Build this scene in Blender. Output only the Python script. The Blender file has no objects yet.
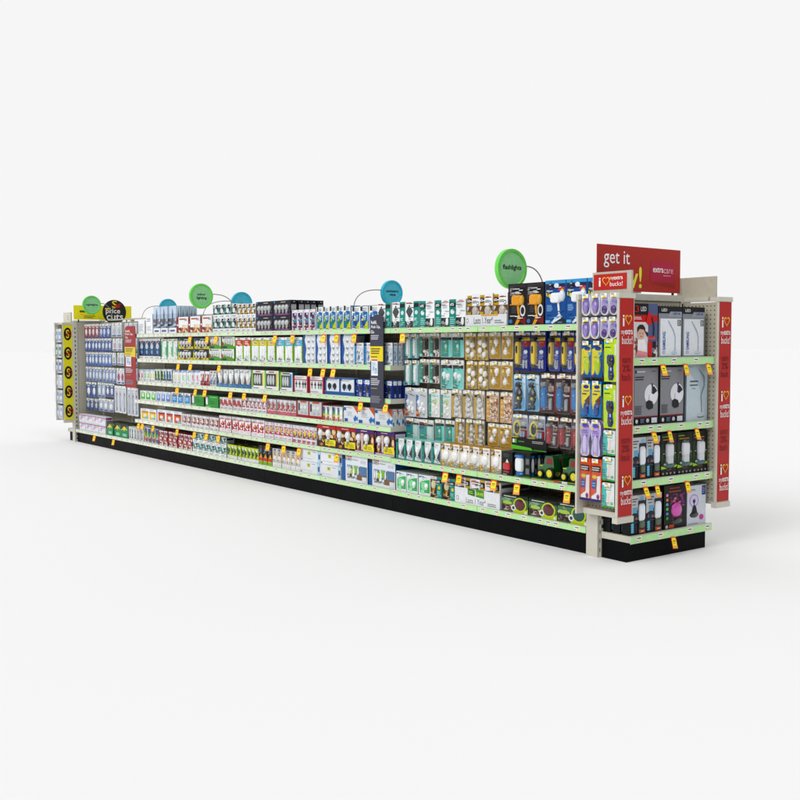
import bpy, math, random
from mathutils import Matrix, Vector

random.seed(7)
SC = bpy.context.scene
COL = SC.collection
R = math.radians
S = 0.9144                      # width of one shelving section in metres


# ------------------------------------------------------------------ colour and materials
def lin(c):
    if isinstance(c, str):
        c = tuple(int(c[i:i + 2], 16) / 255 for i in (0, 2, 4))
    return tuple(v / 12.92 if v <= .04045 else ((v + .055) / 1.055) ** 2.4 for v in c) + (1.0,)


INK = [False]


def ink(c):
    """Pigment on card is denser than its screen colour."""
    r = lin(c)[:3]
    if not INK[0]: return r + (1.0,)
    y = .3 * r[0] + .59 * r[1] + .11 * r[2]
    k = .40 + .60 * min(1, y / .55) ** .6              # mid and dark inks deepen, white card stays white
    return tuple(max(.004, (y + (v - y) * 1.12)) * k for v in r) + (1.0,)


def nodes(name):
    m = bpy.data.materials.new(name)
    m.use_nodes = True
    nt = m.node_tree
    return m, nt, nt.nodes['Principled BSDF'], nt.nodes.new, nt.links.new


def printed(name, rough, coat, spread=.10):
    """Printed card or moulded plastic: the print's own colour, with faint mottling and uneven gloss."""
    m, nt, b, N, L = nodes(name)
    at = N('ShaderNodeAttribute'); at.attribute_name = 'Col'
    tc = N('ShaderNodeTexCoord')
    nz = N('ShaderNodeTexNoise'); nz.inputs['Scale'].default_value = 38; nz.inputs['Detail'].default_value = 5
    L(tc.outputs['Object'], nz.inputs['Vector'])
    oi = N('ShaderNodeObjectInfo')
    ad = N('ShaderNodeMath'); ad.operation = 'MULTIPLY_ADD'
    ad.inputs[1].default_value = .10; ad.inputs[2].default_value = .90
    L(oi.outputs['Random'], ad.inputs[0])
    mr = N('ShaderNodeMapRange'); mr.inputs['From Min'].default_value = .3; mr.inputs['From Max'].default_value = .7
    mr.inputs['To Min'].default_value = 1 - spread; mr.inputs['To Max'].default_value = 1.0
    L(nz.outputs['Fac'], mr.inputs['Value'])
    mu = N('ShaderNodeMath'); mu.operation = 'MULTIPLY'
    L(mr.outputs[0], mu.inputs[0]); L(ad.outputs[0], mu.inputs[1])
    vm = N('ShaderNodeVectorMath'); vm.operation = 'SCALE'
    L(at.outputs['Color'], vm.inputs[0]); L(mu.outputs[0], vm.inputs['Scale'])
    L(vm.outputs[0], b.inputs['Base Color'])
    rr = N('ShaderNodeMapRange'); rr.inputs['To Min'].default_value = rough * .7; rr.inputs['To Max'].default_value = rough * 1.3
    L(nz.outputs['Fac'], rr.inputs['Value']); L(rr.outputs[0], b.inputs['Roughness'])
    b.inputs['Coat Weight'].default_value = coat
    b.inputs['Specular IOR Level'].default_value = .22 if rough > .3 else .5
    b.inputs['Coat Roughness'].default_value = .12
    return m


M_PRINT = printed('printed_card', .42, .03)
M_GLOSS = printed('glossy_plastic', .16, .25, .05)


def paint(name, col, rough=.45, noise=.06, metal=0.0, peg=None):
    """Powder-coated metal; peg = the two axes of the panel gives it a grid of punched holes."""
    m, nt, b, N, L = nodes(name)
    tc = N('ShaderNodeTexCoord')
    nz = N('ShaderNodeTexNoise'); nz.inputs['Scale'].default_value = 9; nz.inputs['Detail'].default_value = 6
    L(tc.outputs['Object'], nz.inputs['Vector'])
    mx = N('ShaderNodeMix'); mx.data_type = 'RGBA'
    a = lin(col); k = 1 - noise * 2
    mx.inputs['A'].default_value = a; mx.inputs['B'].default_value = (a[0] * k, a[1] * k, a[2] * k, 1)
    L(nz.outputs['Fac'], mx.inputs['Factor'])
    out = mx.outputs['Result']
    if peg:
        sp = N('ShaderNodeSeparateXYZ'); L(tc.outputs['Object'], sp.inputs[0])
        sq = []
        for ax in peg:
            f = N('ShaderNodeMath'); f.operation = 'MULTIPLY'; f.inputs[1].default_value = 1 / .0254
            L(sp.outputs[ax], f.inputs[0])
            g = N('ShaderNodeMath'); g.operation = 'FRACT'; L(f.outputs[0], g.inputs[0])
            h = N('ShaderNodeMath'); h.operation = 'SUBTRACT'; h.inputs[1].default_value = .5; L(g.outputs[0], h.inputs[0])
            i = N('ShaderNodeMath'); i.operation = 'POWER'; i.inputs[1].default_value = 2; L(h.outputs[0], i.inputs[0])
            sq.append(i)
        s = N('ShaderNodeMath'); s.operation = 'ADD'; L(sq[0].outputs[0], s.inputs[0]); L(sq[1].outputs[0], s.inputs[1])
        lt = N('ShaderNodeMath'); lt.operation = 'LESS_THAN'; lt.inputs[1].default_value = .024; L(s.outputs[0], lt.inputs[0])
        m2 = N('ShaderNodeMix'); m2.data_type = 'RGBA'; m2.inputs['B'].default_value = (.025, .022, .018, 1)
        L(lt.outputs[0], m2.inputs['Factor']); L(out, m2.inputs['A'])
        out = m2.outputs['Result']
    L(out, b.inputs['Base Color'])
    rr = N('ShaderNodeMapRange'); rr.inputs['To Min'].default_value = rough * .8; rr.inputs['To Max'].default_value = rough * 1.25
    L(nz.outputs['Fac'], rr.inputs['Value']); L(rr.outputs[0], b.inputs['Roughness'])
    b.inputs['Metallic'].default_value = metal
    return m


BEIGE = 'c9c6b8'
M_BEIGE = paint('beige_metal', BEIGE)
M_PEG_X = paint('beige_pegboard', 'b0ab98', peg=(0, 2))
M_PEG_Y = paint('beige_pegboard_end', 'bdb8a6', peg=(1, 2))
M_BLACK = paint('black_kick_metal', '0c0d0f', .5)
M_BLACK.node_tree.nodes['Principled BSDF'].inputs['Specular IOR Level'].default_value = .05


def clear_film():
    """Thin clear blister plastic: see-through, mirror-like at the crinkles."""
    m, nt, b, N, L = nodes('clear_blister')
    nt.nodes.remove(b)
    out = nt.nodes['Material Output']
    tr = N('ShaderNodeBsdfTransparent'); tr.inputs[0].default_value = (.995, .995, .995, 1)
    gl = N('ShaderNodeBsdfGlossy'); gl.inputs['Roughness'].default_value = .07
    fr = N('ShaderNodeFresnel'); fr.inputs['IOR'].default_value = 1.5
    tc = N('ShaderNodeTexCoord'); nz = N('ShaderNodeTexNoise'); nz.inputs['Scale'].default_value = 60; nz.inputs['Detail'].default_value = 2
    bp = N('ShaderNodeBump'); bp.inputs['Strength'].default_value = .9; bp.inputs['Distance'].default_value = .003
    L(tc.outputs['Object'], nz.inputs['Vector']); L(nz.outputs['Fac'], bp.inputs['Height'])
    L(bp.outputs[0], fr.inputs['Normal']); L(bp.outputs[0], gl.inputs['Normal'])
    mu = N('ShaderNodeMath'); mu.operation = 'MINIMUM'; mu.inputs[1].default_value = .13
    L(fr.outputs[0], mu.inputs[0])
    mx = N('ShaderNodeMixShader'); L(mu.outputs[0], mx.inputs[0]); L(tr.outputs[0], mx.inputs[1]); L(gl.outputs[0], mx.inputs[2])
    L(mx.outputs[0], out.inputs[0])
    return m


M_CLEAR = clear_film()
M_SLOT = paint('dark_slot', '1a1916', .8)
M_WIRE = paint('grey_wire', '7d7f80', .3, metal=.9)
M_FLOOR = paint('white_floor', 'e8e8e8', .9, .0)
M_FLOOR.node_tree.nodes['Principled BSDF'].inputs['Specular IOR Level'].default_value = 0


# ------------------------------------------------------------------ mesh builder
_glyphs = {}


def glyph(s, bold):
    """Outline of a piece of writing as flat faces scaled to a unit box."""
    k = (s, bold)
    if k not in _glyphs:
        cu = bpy.data.curves.new('writing', 'FONT')
        cu.body = s; cu.resolution_u = 3; cu.offset = (0, .014, .03)[bold]
        o = bpy.data.objects.new('writing', cu); COL.objects.link(o)
        me = bpy.data.meshes.new_from_object(o.evaluated_get(bpy.context.evaluated_depsgraph_get()))
        vs = [v.co.copy() for v in me.vertices]
        fs = [tuple(p.vertices) for p in me.polygons]
        bpy.data.objects.remove(o); bpy.data.curves.remove(cu); bpy.data.meshes.remove(me)
        x0 = min(v.x for v in vs); x1 = max(v.x for v in vs); y0 = min(v.y for v in vs); y1 = max(v.y for v in vs)
        _glyphs[k] = ([((v.x - x0) / (x1 - x0), (v.y - y0) / (y1 - y0)) for v in vs], fs)
    return _glyphs[k]


class MB:
    def __init__(s):
        s.v = []; s.f = []; s.c = []; s.g = []; s.sm = []

    def face(s, pts, col, gloss=0, smooth=False):
        n = len(s.v); s.v += pts; s.f.append(tuple(range(n, n + len(pts)))); s.c.append(ink(col)); s.g.append(gloss); s.sm.append(smooth)

    def box(s, x0, y0, z0, x1, y1, z1, col='808080', side=None, top=None, gloss=0):
        side = side or col; top = top or side
        P = lambda a, b, c: ((x0, x1)[a], (y0, y1)[b], (z0, z1)[c])
        s.face([P(0, 0, 0), P(1, 0, 0), P(1, 0, 1), P(0, 0, 1)], col, gloss)
        s.face([P(1, 1, 0), P(0, 1, 0), P(0, 1, 1), P(1, 1, 1)], col, gloss)
        s.face([P(1, 0, 0), P(1, 1, 0), P(1, 1, 1), P(1, 0, 1)], side, gloss)
        s.face([P(0, 1, 0), P(0, 0, 0), P(0, 0, 1), P(0, 1, 1)], side, gloss)
        s.face([P(0, 0, 1), P(1, 0, 1), P(1, 1, 1), P(0, 1, 1)], top, gloss)
        s.face([P(0, 1, 0), P(1, 1, 0), P(1, 0, 0), P(0, 0, 0)], top, gloss)

    def plate(s, outline, y0, y1, col, edge=None, gloss=0):
        """outline [(x, z)] anticlockwise seen from the front, extruded from y0 (front) to y1."""
        s.face([(x, y0, z) for x, z in outline], col, gloss)
        s.face([(x, y1, z) for x, z in reversed(outline)], edge or col, gloss)
        n = len(outline)
        for i in range(n):
            a, b = outline[i], outline[(i + 1) % n]
            s.face([(a[0], y0, a[1]), (a[0], y1, a[1]), (b[0], y1, b[1]), (b[0], y0, b[1])], edge or col, gloss)

    def tube(s, pts, r, col, seg=8, gloss=1):
        pts = [Vector(p) for p in pts]; rings = []
        for i, p in enumerate(pts):
            d = (pts[min(i + 1, len(pts) - 1)] - pts[max(i - 1, 0)]).normalized()
            a = d.orthogonal().normalized() if i == 0 else (rings[-1][1] - d * rings[-1][1].dot(d)).normalized()
            b = d.cross(a)
            rr = r[i] if isinstance(r, (list, tuple)) else r
            rings.append(([p + (a * math.cos(t) + b * math.sin(t)) * rr for t in [2 * math.pi * k / seg for k in range(seg)]], a))
        for i in range(len(rings) - 1):
            for k in range(seg):
                q = (k + 1) % seg
                s.face([tuple(rings[i][0][k]), tuple(rings[i][0][q]), tuple(rings[i + 1][0][q]), tuple(rings[i + 1][0][k])], col, gloss, True)
        s.face([tuple(v) for v in reversed(rings[0][0])], col, gloss); s.face([tuple(v) for v in rings[-1][0]], col, gloss)

    def dome(s, cx, cz, rx, rz, dep, col, y=0.0, p=2.0, seg=14, rings=3):
        """A moulded bulge standing out towards -y, superellipse outline."""
        sg = lambda v: (abs(v) ** (2 / p)) * (1 if v >= 0 else -1)
        prev = None
        for k in range(rings + 1):
            t = (math.pi / 2) * k / rings
            q, yy = (math.cos(t), y - dep * math.sin(t)) if p < 3 else (1 - .35 * (k / rings) ** 2, y - dep * math.sin(t))
            ring = [(cx + rx * q * sg(math.cos(a)), yy, cz + rz * q * sg(math.sin(a))) for a in [2 * math.pi * i / seg for i in range(seg)]]
            if prev:
                for i in range(seg):
                    j = (i + 1) % seg
                    s.face([prev[i], prev[j], ring[j], ring[i]], col, 1, True)
            prev = ring
        if p >= 3:
            s.face(prev, col, 1)

    def build(s, name, parent=None, mats=None, loc=(0, 0, 0)):
        me = bpy.data.meshes.new(name)
        me.from_pydata([tuple(v) for v in s.v], [], s.f)
        for m in (mats or (M_PRINT, M_GLOSS)):
            me.materials.append(m)
        if not mats:
            me.polygons.foreach_set('material_index', s.g)
        me.polygons.foreach_set('use_smooth', s.sm)
        ca = me.color_attributes.new('Col', 'FLOAT_COLOR', 'CORNER')
        buf = []
        for f, c in zip(s.f, s.c):
            buf += list(c) * len(f)
        ca.data.foreach_set('color', buf)
        o = bpy.data.objects.new(name, me); COL.objects.link(o); o.parent = parent; o.location = loc
        return o


def inset(a, b, c, d, r, n=4):
    """Rounded rectangle outline."""
    out = []
    for cx, cz, t0 in ((c - r, b + r, -90), (c - r, d - r, 0), (a + r, d - r, 90), (a + r, b + r, 180)):
        for k in range(n + 1):
            t = R(t0 + 90 * k / n); out.append((cx + r * math.cos(t), cz + r * math.sin(t)))
    return out


def ell(cx, cz, rx, rz, n=20):
    return [(cx + rx * math.cos(2 * math.pi * k / n), cz + rz * math.sin(2 * math.pi * k / n)) for k in range(n)]


def heart(cx, cz, w, h, th):
    o = []
    for k in range(28):
        t = 2 * math.pi * k / 28
        o.append((16 * math.sin(t) ** 3 / 32, (13 * math.cos(t) - 5 * math.cos(2 * t) - 2 * math.cos(3 * t) - math.cos(4 * t) + 2.5) / 30))
    out = [(cx + x * w, cz + y * h) for x, y in o]; inn = [(cx + x * w * (1 - th), cz + y * h * (1 - th)) for x, y in o]
    return out, inn


def draw(mb, prims, w, h, y=0.0, ox=None, oz=0.0, step=.00025):
    """Lay prints on the front of a pack w wide and h high; unit coordinates, z up."""
    ox = -w / 2 if ox is None else ox
    X = lambda u: ox + u * w
    Z = lambda v: oz + v * h
    k = 0; parts = {}
    for pr in prims:
        k += 1; yy = y - step * k; t = pr[0]
        if t == 'r':
            _, a, b, c, d, col = pr
            mb.face([(X(a), yy, Z(b)), (X(c), yy, Z(b)), (X(c), yy, Z(d)), (X(a), yy, Z(d))], col)
        elif t == 'e':
            _, a, b, c, d, col = pr
            mb.face([(x, yy, z) for x, z in ell(X(a), Z(b), c * w, d * h)], col)
        elif t == 'p':
            mb.face([(X(a), yy, Z(b)) for a, b in pr[1]], pr[2])
        elif t == 'm':                                   # lines of fine print
            _, a, b, c, d, n, col = pr
            rd = random.Random(int(a * 97 + d * 31))
            for i in range(n):
                z0 = b + (d - b) * (i + .25) / n; z1 = b + (d - b) * (i + .7) / n
                x1 = a + (c - a) * (.65 + .35 * rd.random())
                mb.face([(X(a), yy, Z(z0)), (X(x1), yy, Z(z0)), (X(x1), yy, Z(z1)), (X(a), yy, Z(z1))], col)
        elif t == 'ph':                                  # printed photograph
            _, a, b, c, d, nx, nz, cols, seed = pr
            rd = random.Random(seed)
            mb.face([(X(a), yy, Z(b)), (X(c), yy, Z(b)), (X(c), yy, Z(d)), (X(a), yy, Z(d))], cols[0])
            for i in range(nx * nz):
                x0 = a + (c - a) * rd.random(); z0 = b + (d - b) * rd.random()
                rx = (c - a) / nx * rd.uniform(.35, 1.1); rz = (d - b) / nz * rd.uniform(.35, 1.1); tw = rd.random() * 3; q = rd.choice((5, 6, 7, 9))
                pts = [(min(c, max(a, x0 + rx * math.cos(tw + 6.2832 * n / q) * rd.uniform(.7, 1))), min(d, max(b, z0 + rz * math.sin(tw + 6.2832 * n / q) * rd.uniform(.7, 1)))) for n in range(q)]
                mb.face([(X(u), yy - 4e-6 * (i + 1), Z(v)) for u, v in pts], cols[1 + i % (len(cols) - 1)])
        elif t == 't':
            _, s, a, b, c, d, col = pr[:7]
            vs, fs = glyph(s, pr[7] if len(pr) > 7 else 0)
            for f in fs:
                mb.face([(X(a + (c - a) * vs[i][0]), yy, Z(b + (d - b) * vs[i][1])) for i in f], col)
        elif t == 'tv':                                  # writing running up the pack
            _, s, a, b, c, d, col = pr[:7]
            vs, fs = glyph(s, pr[7] if len(pr) > 7 else 0)
            for f in fs:
                mb.face([(X(c - (c - a) * vs[i][1]), yy, Z(b + (d - b) * vs[i][0])) for i in f], col)
        elif t == 'h':
            _, a, b, c, d, th, col = pr
            o, i_ = heart(X(a), Z(b), c * w, d * h, th)
            for q in range(len(o)):
                j = (q + 1) % len(o)
                mb.face([(o[q][0], yy, o[q][1]), (i_[q][0], yy, i_[q][1]), (i_[j][0], yy, i_[j][1]), (o[j][0], yy, o[j][1])], col)
        elif t in ('d', 'D'):                            # moulded bulge; D = boxy
            _, part, a, b, c, d, dep, col = pr[:8]
            tgt = mb if part is None else parts.setdefault(part + '#' + str(len(parts) if part[-1] != '!' else 0), MB())
            tgt.dome(X(a), Z(b), c * w, d * h, dep, col, y - .0002, 2.0 if t == 'd' else 5.0)
        elif t == 'b':                                   # a light bulb: glass and screw base
            _, part, a, b, sz, dr, col = pr
            tgt = mb if part is None else parts.setdefault(part + '#' + str(len(parts)), MB())
            r = sz * w
            tgt.dome(X(a), Z(b), r, r * 1.08, r * .8, col, y - .0002)
            tgt.dome(X(a), Z(b) - dr * r * 1.25, r * .5, r * .5, r * .5, col, y - .0002, seg=8)
            tgt.dome(X(a), Z(b) - dr * r * 1.65, r * .38, r * .42, r * .45, 'a9a49a', y - .0002, 5, seg=8)
    return parts


# ------------------------------------------------------------------ objects, labels, copies
ORD = ['zeroth', 'first', 'second', 'third', 'fourth', 'fifth', 'sixth', 'seventh', 'eighth', 'ninth', 'tenth', 'eleventh', 'twelfth',
       'thirteenth', 'fourteenth', 'fifteenth', 'sixteenth', 'seventeenth', 'eighteenth', 'nineteenth', 'twentieth']
NUM = ['zero', 'one', 'two', 'three', 'four', 'five', 'six', 'seven', 'eight', 'nine', 'ten', 'eleven', 'twelve', 'thirteen', 'fourteen',
       'fifteen', 'sixteen', 'seventeen', 'eighteen', 'nineteen', 'twenty']


def tag(o, label=None, cat=None, group=None, kind=None):
    if label: o['label'] = label
    if cat: o['category'] = cat
    if group: o['group'] = group
    if kind: o['kind'] = kind
    return o


def empty(name, loc=(0, 0, 0), rz=0.0):
    o = bpy.data.objects.new(name, None); COL.objects.link(o); o.location = loc; o.rotation_euler = (0, 0, rz)
    o.empty_display_size = .02
    return o


def copy_tree(o):
    c = o.copy(); COL.objects.link(c)
    for ch in o.children:
        d = ch.copy(); COL.objects.link(d); d.parent = c
        for g in ch.children:
            e = g.copy(); COL.objects.link(e); e.parent = d
    return c


# ------------------------------------------------------------------ packs
class D:
    def __init__(s, name, cat, desc, front, side, depth, prims, top=None, shape=None, dep=None):
        s.name = name; s.cat = cat; s.desc = desc; s.front = front; s.side = side; s.depth = depth
        s.prims = prims; s.top = top or side; s.shape = shape

    def make(s, w, h, name=None):
        INK[0] = True
        try: return s._make(w, h)
        finally: INK[0] = False

    def _make(s, w, h):
        mb = MB(); d = s.depth
        if s.shape is None:
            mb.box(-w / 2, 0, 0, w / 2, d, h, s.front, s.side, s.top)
            sd = MB()                                 # the pack's printed right-hand side
            if d <= .06:
                fl = []
                for p in s.prims:
                    if p[0] in 'dD': fl.append(('e', p[2], p[3], p[4], p[5], p[7]))
                    elif p[0] == 'b': fl.append(('e', p[2], p[3], p[4] * 1.1, p[4] * w / h * 1.1, p[6]))
                    else: fl.append(p)
                draw(sd, [('r', 0, 0, 1, 1, s.front)] + fl + [('r', 0, 0, .05, 1, s.side)], d, h, y=0)
            else:
                hsh = sum(map(ord, s.desc)); acc = [p[-1] for p in s.prims if p[0] in 'rp' and isinstance(p[-1], str)] or [s.front]
                ink = '6a7078' if sum(lin(s.side)[:3]) > .8 else 'b4b8bc'
                draw(sd, [('r', .08, .70, .92, .92, acc[hsh % len(acc)]), ('m', .14, .32, .86, .62, 4, ink), ('r', .12, .08, .55, .24, s.front), ('r', 0, 0, .035, 1, s.top)], d, h, y=0)
            for f, c in zip(sd.f, sd.c):
                n = len(mb.v); mb.v += [(w / 2 - sd.v[i][1], d / 2 + sd.v[i][0], sd.v[i][2]) for i in f]
                mb.f.append(tuple(range(n, n + len(f)))); mb.c.append(c); mb.g.append(0); mb.sm.append(False)
        else:
            ol = s.shape(w, h)
            mb.plate(ol, 0, d, s.front, s.side)
        rd = random.Random(s.desc)
        fine = []
        if 'plain' not in s.desc and s.cat not in ('insoles', 'lamp box', 'party light', 'lantern', 'case') and w < .17:
            acc = [p[-1] for p in s.prims if p[0] in 'rp' and isinstance(p[-1], str)] + ['24282c', 'f2f4f4']
            for q in range(20):
                x = rd.uniform(.06, .7); z = rd.choice((rd.uniform(.74, .95), rd.uniform(.03, .22), rd.uniform(.05, .93)))
                fine.append(('r', x, z, min(.96, x + rd.uniform(.06, .32)), z + rd.uniform(.010, .022), rd.choice(acc + ['2a2e33', 'e9ebec'])))
        prs = [p for p in s.prims if p[0] not in ('t', 'tv')] + fine + [p for p in s.prims if p[0] in ('t', 'tv')]
        if s.shape is None or s.cat in ('insoles', 'foot care', 'nightlight'):
            parts = draw(mb, prs, w, h)
        else:                                         # a clear welded edge shows round the printed card
            parts = draw(mb, prs, w * .94, h * .965, oz=h * .016)
        clear = s.shape is not None
        if not parts and not clear:
            return mb.build(s.name)
        root = empty(s.name)
        mb.build('box' if s.shape is None else 'card', root)
        for k, p in parts.items():
            p.build(k.split('#')[0].strip('!'), root)
        if clear:
            c = MB(); dep = .027 if d >= .012 else .016
            if s.cat == 'nightlight': dep = .014
            c.dome(0, h * .43, w * .43, h * .385, dep, 'ffffff', -.002, 6.0, 28, 4)
            c.build('blister', root, [M_CLEAR])
        return root


def rectc(r=.006):
    return lambda w, h: inset(-w / 2, 0, w / 2, h, min(r, w * .2), 3)


def oval(w, h):
    return inset(-w / 2, 0, w / 2, h, w * .49, 6)


def sole(w, h):
    return [(x * w, z * h) for x, z in ((-.2, 0), (.2, 0), (.38, .04), (.42, .14), (.34, .4), (.48, .62), (.5, .85), (.4, .93), (.15, 1),
                                       (-.15, 1), (-.4, .93), (-.5, .85), (-.48, .62), (-.34, .4), (-.42, .14), (-.38, .04))]


CTX = {}


def ctx(axis='x', front=0.0, z=0.0, where='', deep=1, jit=1.0):
    CTX.update(axis=axis, front=front, z=z, where=where, deep=deep, jit=jit)


HOOKS = {}


def make_hook(reach):
    root = empty('peg_hook')
    m = MB(); m.tube([(0, reach, .0), (0, .012, 0), (0, -.006, .006)], .0022, 'c9cac8', 5); m.build('wire', root)
    m = MB(); m.box(-.021, -.008, -.008, .021, -.006, .014, 'f2f3f1', 'd8d8d6')
    draw(m, [('r', .35, .0, .85, .42, 'f0d83a'), ('m', .12, .5, .8, .95, 2, '55585c')], .042, .022, y=-.008, oz=-.008)
    m.build('price_plate', root)
    return root


LABELS = {}


def setlabel(o, lab, cat, grp):
    LABELS[lab] = LABELS.get(lab, 0) + 1
    tag(o, lab, cat, grp)


def row(d, n, a, b, top, base=None, deep=None, last=None, tiers=1, hook=False, pitch=None, gap=.05, where=None, lean=0, skip=()):
    """n packs of design d side by side from a to b (metres along the shelf), tops at height top.
    deep = how many stand one behind another in each file, last = the same for the right-hand file."""
    z0 = CTX['z'] if base is None else base
    where = where or CTX['where']
    deep = deep or CTX['deep']; last = last or deep
    pw = (b - a) / n; w = pw * (1 - gap); H = (top - z0) / tiers; h = H * .985
    pitch = pitch or d.depth * 1.06
    proto = None
    endc = CTX['axis'] == 'y'
    grp = (d.desc.split(' ')[0] + ' ' + ' '.join(d.desc.split(' ')[1:]) + ' ' + where).strip()
    rz0 = math.pi / 2 if endc else 0.0
    for i in range(n):
        files = last if i == n - 1 else deep
        for t in range(tiers):
            for k in range(files):
                if (i, t, k) in skip: continue
                if proto is None:
                    proto = o = d.make(w, h)
                else:
                    o = copy_tree(proto)
                j = CTX['jit'] * (0 if tiers > 1 and t == 0 else 1)
                p = a + pw * (i + .5) + random.uniform(-1, 1) * .0012 * j
                q = CTX['front'] + k * pitch + random.uniform(0, 1) * .010 * j
                z = z0 + t * H + .0006
                o.location = (-q, p, z) if endc else (p, q, z)
                o.rotation_euler = ((R(random.uniform(-1.5, 1.2)) if hook else 0), 0, rz0 + R(random.uniform(-1, 1) * 2.4 * j))
                pos = (ORD[i + 1] + ' from left of ' + NUM[n] + ' ') if n > 1 else ''
                tn = ''
                if tiers > 1: tn = ('upper ' if t == tiers - 1 else 'lower ')
                if k == 0:
                    lab = (pos + tn + d.desc + ' ' + where)
                else:
                    lab = tn + d.desc + ', ' + (ORD[k] + ' behind ' + (ORD[i + 1] if n > 1 else 'front') + ' one ') + where
                setlabel(o, lab, d.cat, grp)
                if hook and k == 0:
                    if hook not in HOOKS: HOOKS[hook] = hk = make_hook(hook)
                    else: hk = copy_tree(HOOKS[hook])
                    zz = z + h - .012
                    hk.location = (-q, p, zz) if endc else (p + random.uniform(-.002, .002), q - .0, zz)
                    hk.rotation_euler = (0, 0, rz0)
                    setlabel(hk, 'wire hook holding ' + (ORD[i + 1] + ' ' if n > 1 else 'the ') + d.desc + ' ' + where, 'hook', 'wire hooks ' + where)


# ------------------------------------------------------------------ the long shelving run
def mbox(name, parent, mat, *boxes):
    m = MB()
    for b in boxes: m.box(*b)
    o = m.build(name, parent, [mat])
    return o


def label_strip(m, L, y, z0, z1, rd, dens=9.0, dark='2b2e33'):
    """Paper price labels clipped into a rail that runs from x = 0 to L."""
    h = z1 - z0; x = rd.uniform(.02, .08)
    while x < L - .05:
        w = .040
        draw(m, [('r', 0, .0, 1, 1.0, 'eef1ee'), ('m', .1, .52, .95, .9, 1, dark), ('r', .5, .08, .95, .42, 'efd93c'), ('m', .05, .1, .42, .4, 1, '7a7d80')],
             w, h, y, ox=x, oz=z0)
        x += rd.uniform(.06, .07 + 1.0 / dens)


RAIL_G = 'bae8a6'


def rail(parent, L, loc, rz, rd, col=RAIL_G, h=.034, dens=9.0):
    m = MB()
    m.box(0, -.004, -h, L, 0, 0, col, col, 'd9d8cc')
    m.box(0, -.006, -.0, L, .004, .0022, 'c9c8bc')
    label_strip(m, L, -.0042, -h * .93, -h * .1, rd, dens)
    o = m.build('price_rail', parent, loc=loc); o.rotation_euler = (R(0), 0, rz)
    return o


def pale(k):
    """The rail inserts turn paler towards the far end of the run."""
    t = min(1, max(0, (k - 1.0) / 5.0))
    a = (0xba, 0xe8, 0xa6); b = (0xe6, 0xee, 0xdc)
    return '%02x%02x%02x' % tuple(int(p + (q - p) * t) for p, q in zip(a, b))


HY = [1.277, 1.019, .7857, .5889, .3814]        # shelf heights, top shelf first
ZB = .1533                                       # bottom deck
SP = .33                                         # the spine's panel
TOPZ = 1.452

run = tag(empty('shelving_unit', (-4.11, .34, 0)), 'long beige metal gondola shelving run on a black kick base', 'shelving')
RI = Vector((4.11, -.34, 0))


def P(o):
    o.parent = run; o.location = Vector(o.location) + RI
    return o


rd = random.Random(3)
for k in range(9):
    x1 = -S * k; x0 = x1 - S
    P(mbox('kick_plate', None, M_BLACK, (x0 + .0012, .0, 0, x1 - .0012, .03, ZB - .036)))
    P(mbox('back_panel', None, M_PEG_X, (x0 + .002, SP, ZB + .01, x1 - .002, SP + .012, TOPZ - .02)))
    dk = P(mbox('deck', None, M_BEIGE, (x0 + .001, -.016, ZB - .032, x1 - .001, SP, ZB)))
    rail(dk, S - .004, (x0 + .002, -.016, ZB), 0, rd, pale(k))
    if k < 2: hs = [HY[0], .3719]
    elif k < 7: hs = HY
    else: hs = []
    for hz in hs:
        sh = P(mbox('shelf', None, M_BEIGE, (x0 + .001, -.014, hz - .034, x1 - .001, -.002, hz), (x0 + .001, -.002, hz - .014, x1 - .001, SP, hz),
                    (x0 + .001, -.002, hz - .034, x0 + .004, SP, hz - .014), (x1 - .004, -.002, hz - .034, x1 - .001, SP, hz - .014)))
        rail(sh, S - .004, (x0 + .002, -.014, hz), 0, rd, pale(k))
    # the far side of the double run: deck, kick plate
    P(mbox('kick_plate', None, M_BLACK, (x0 + .0012, .645, 0, x1 - .0012, .675, ZB - .036)))
    P(mbox('deck', None, M_BEIGE, (x0 + .001, SP + .03, ZB - .032, x1 - .001, .69, ZB)))
for k in range(10):
    x = -S * k
    m = MB(); m.box(x - .016, SP - .010, 0, x + .016, SP + .03, TOPZ)
    P(m.build('upright', None, [M_BEIGE]))
P(mbox('top_cap', None, M_BEIGE, (-9 * S - .08, SP - .012, TOPZ, .05, SP + .034, TOPZ + .014)))


def slots(m, x, y, z0, z1, ax):
    z = z0
    while z < z1:
        if ax == 'x': m.box(x, y, z, x + .0012, y + .012, z + .020)
        else: m.box(x, y, z, x + .012, y + .0012, z + .020)
        z += .0508


# end panels and front posts at both ends
for side, x0, x1 in (('r', .012, .094), ('l', -8.318, -8.232)):
    P(mbox('end_post', None, M_BEIGE, (x0, -.03, 0, x1, .02, TOPZ - (.0 if side == 'l' else .06))))
    m = MB()
    slots(m, x1 + (.0 if side == 'r' else .0), -.012, .03, TOPZ - .08, 'x')
    P(m.build('slot_row', None, [M_SLOT]))
P(mbox('end_panel', None, M_PEG_Y, (-8.262, .024, ZB, -8.236, SP - .012, TOPZ - .012)))
P(mbox('end_panel', None, M_PEG_Y, (.004, .024, ZB, .030, SP - .012, 1.40)))
P(mbox('top_cap', None, M_BEIGE, (-8.30, .0, TOPZ - .012, -8.23, SP, TOPZ + .004)))


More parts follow.
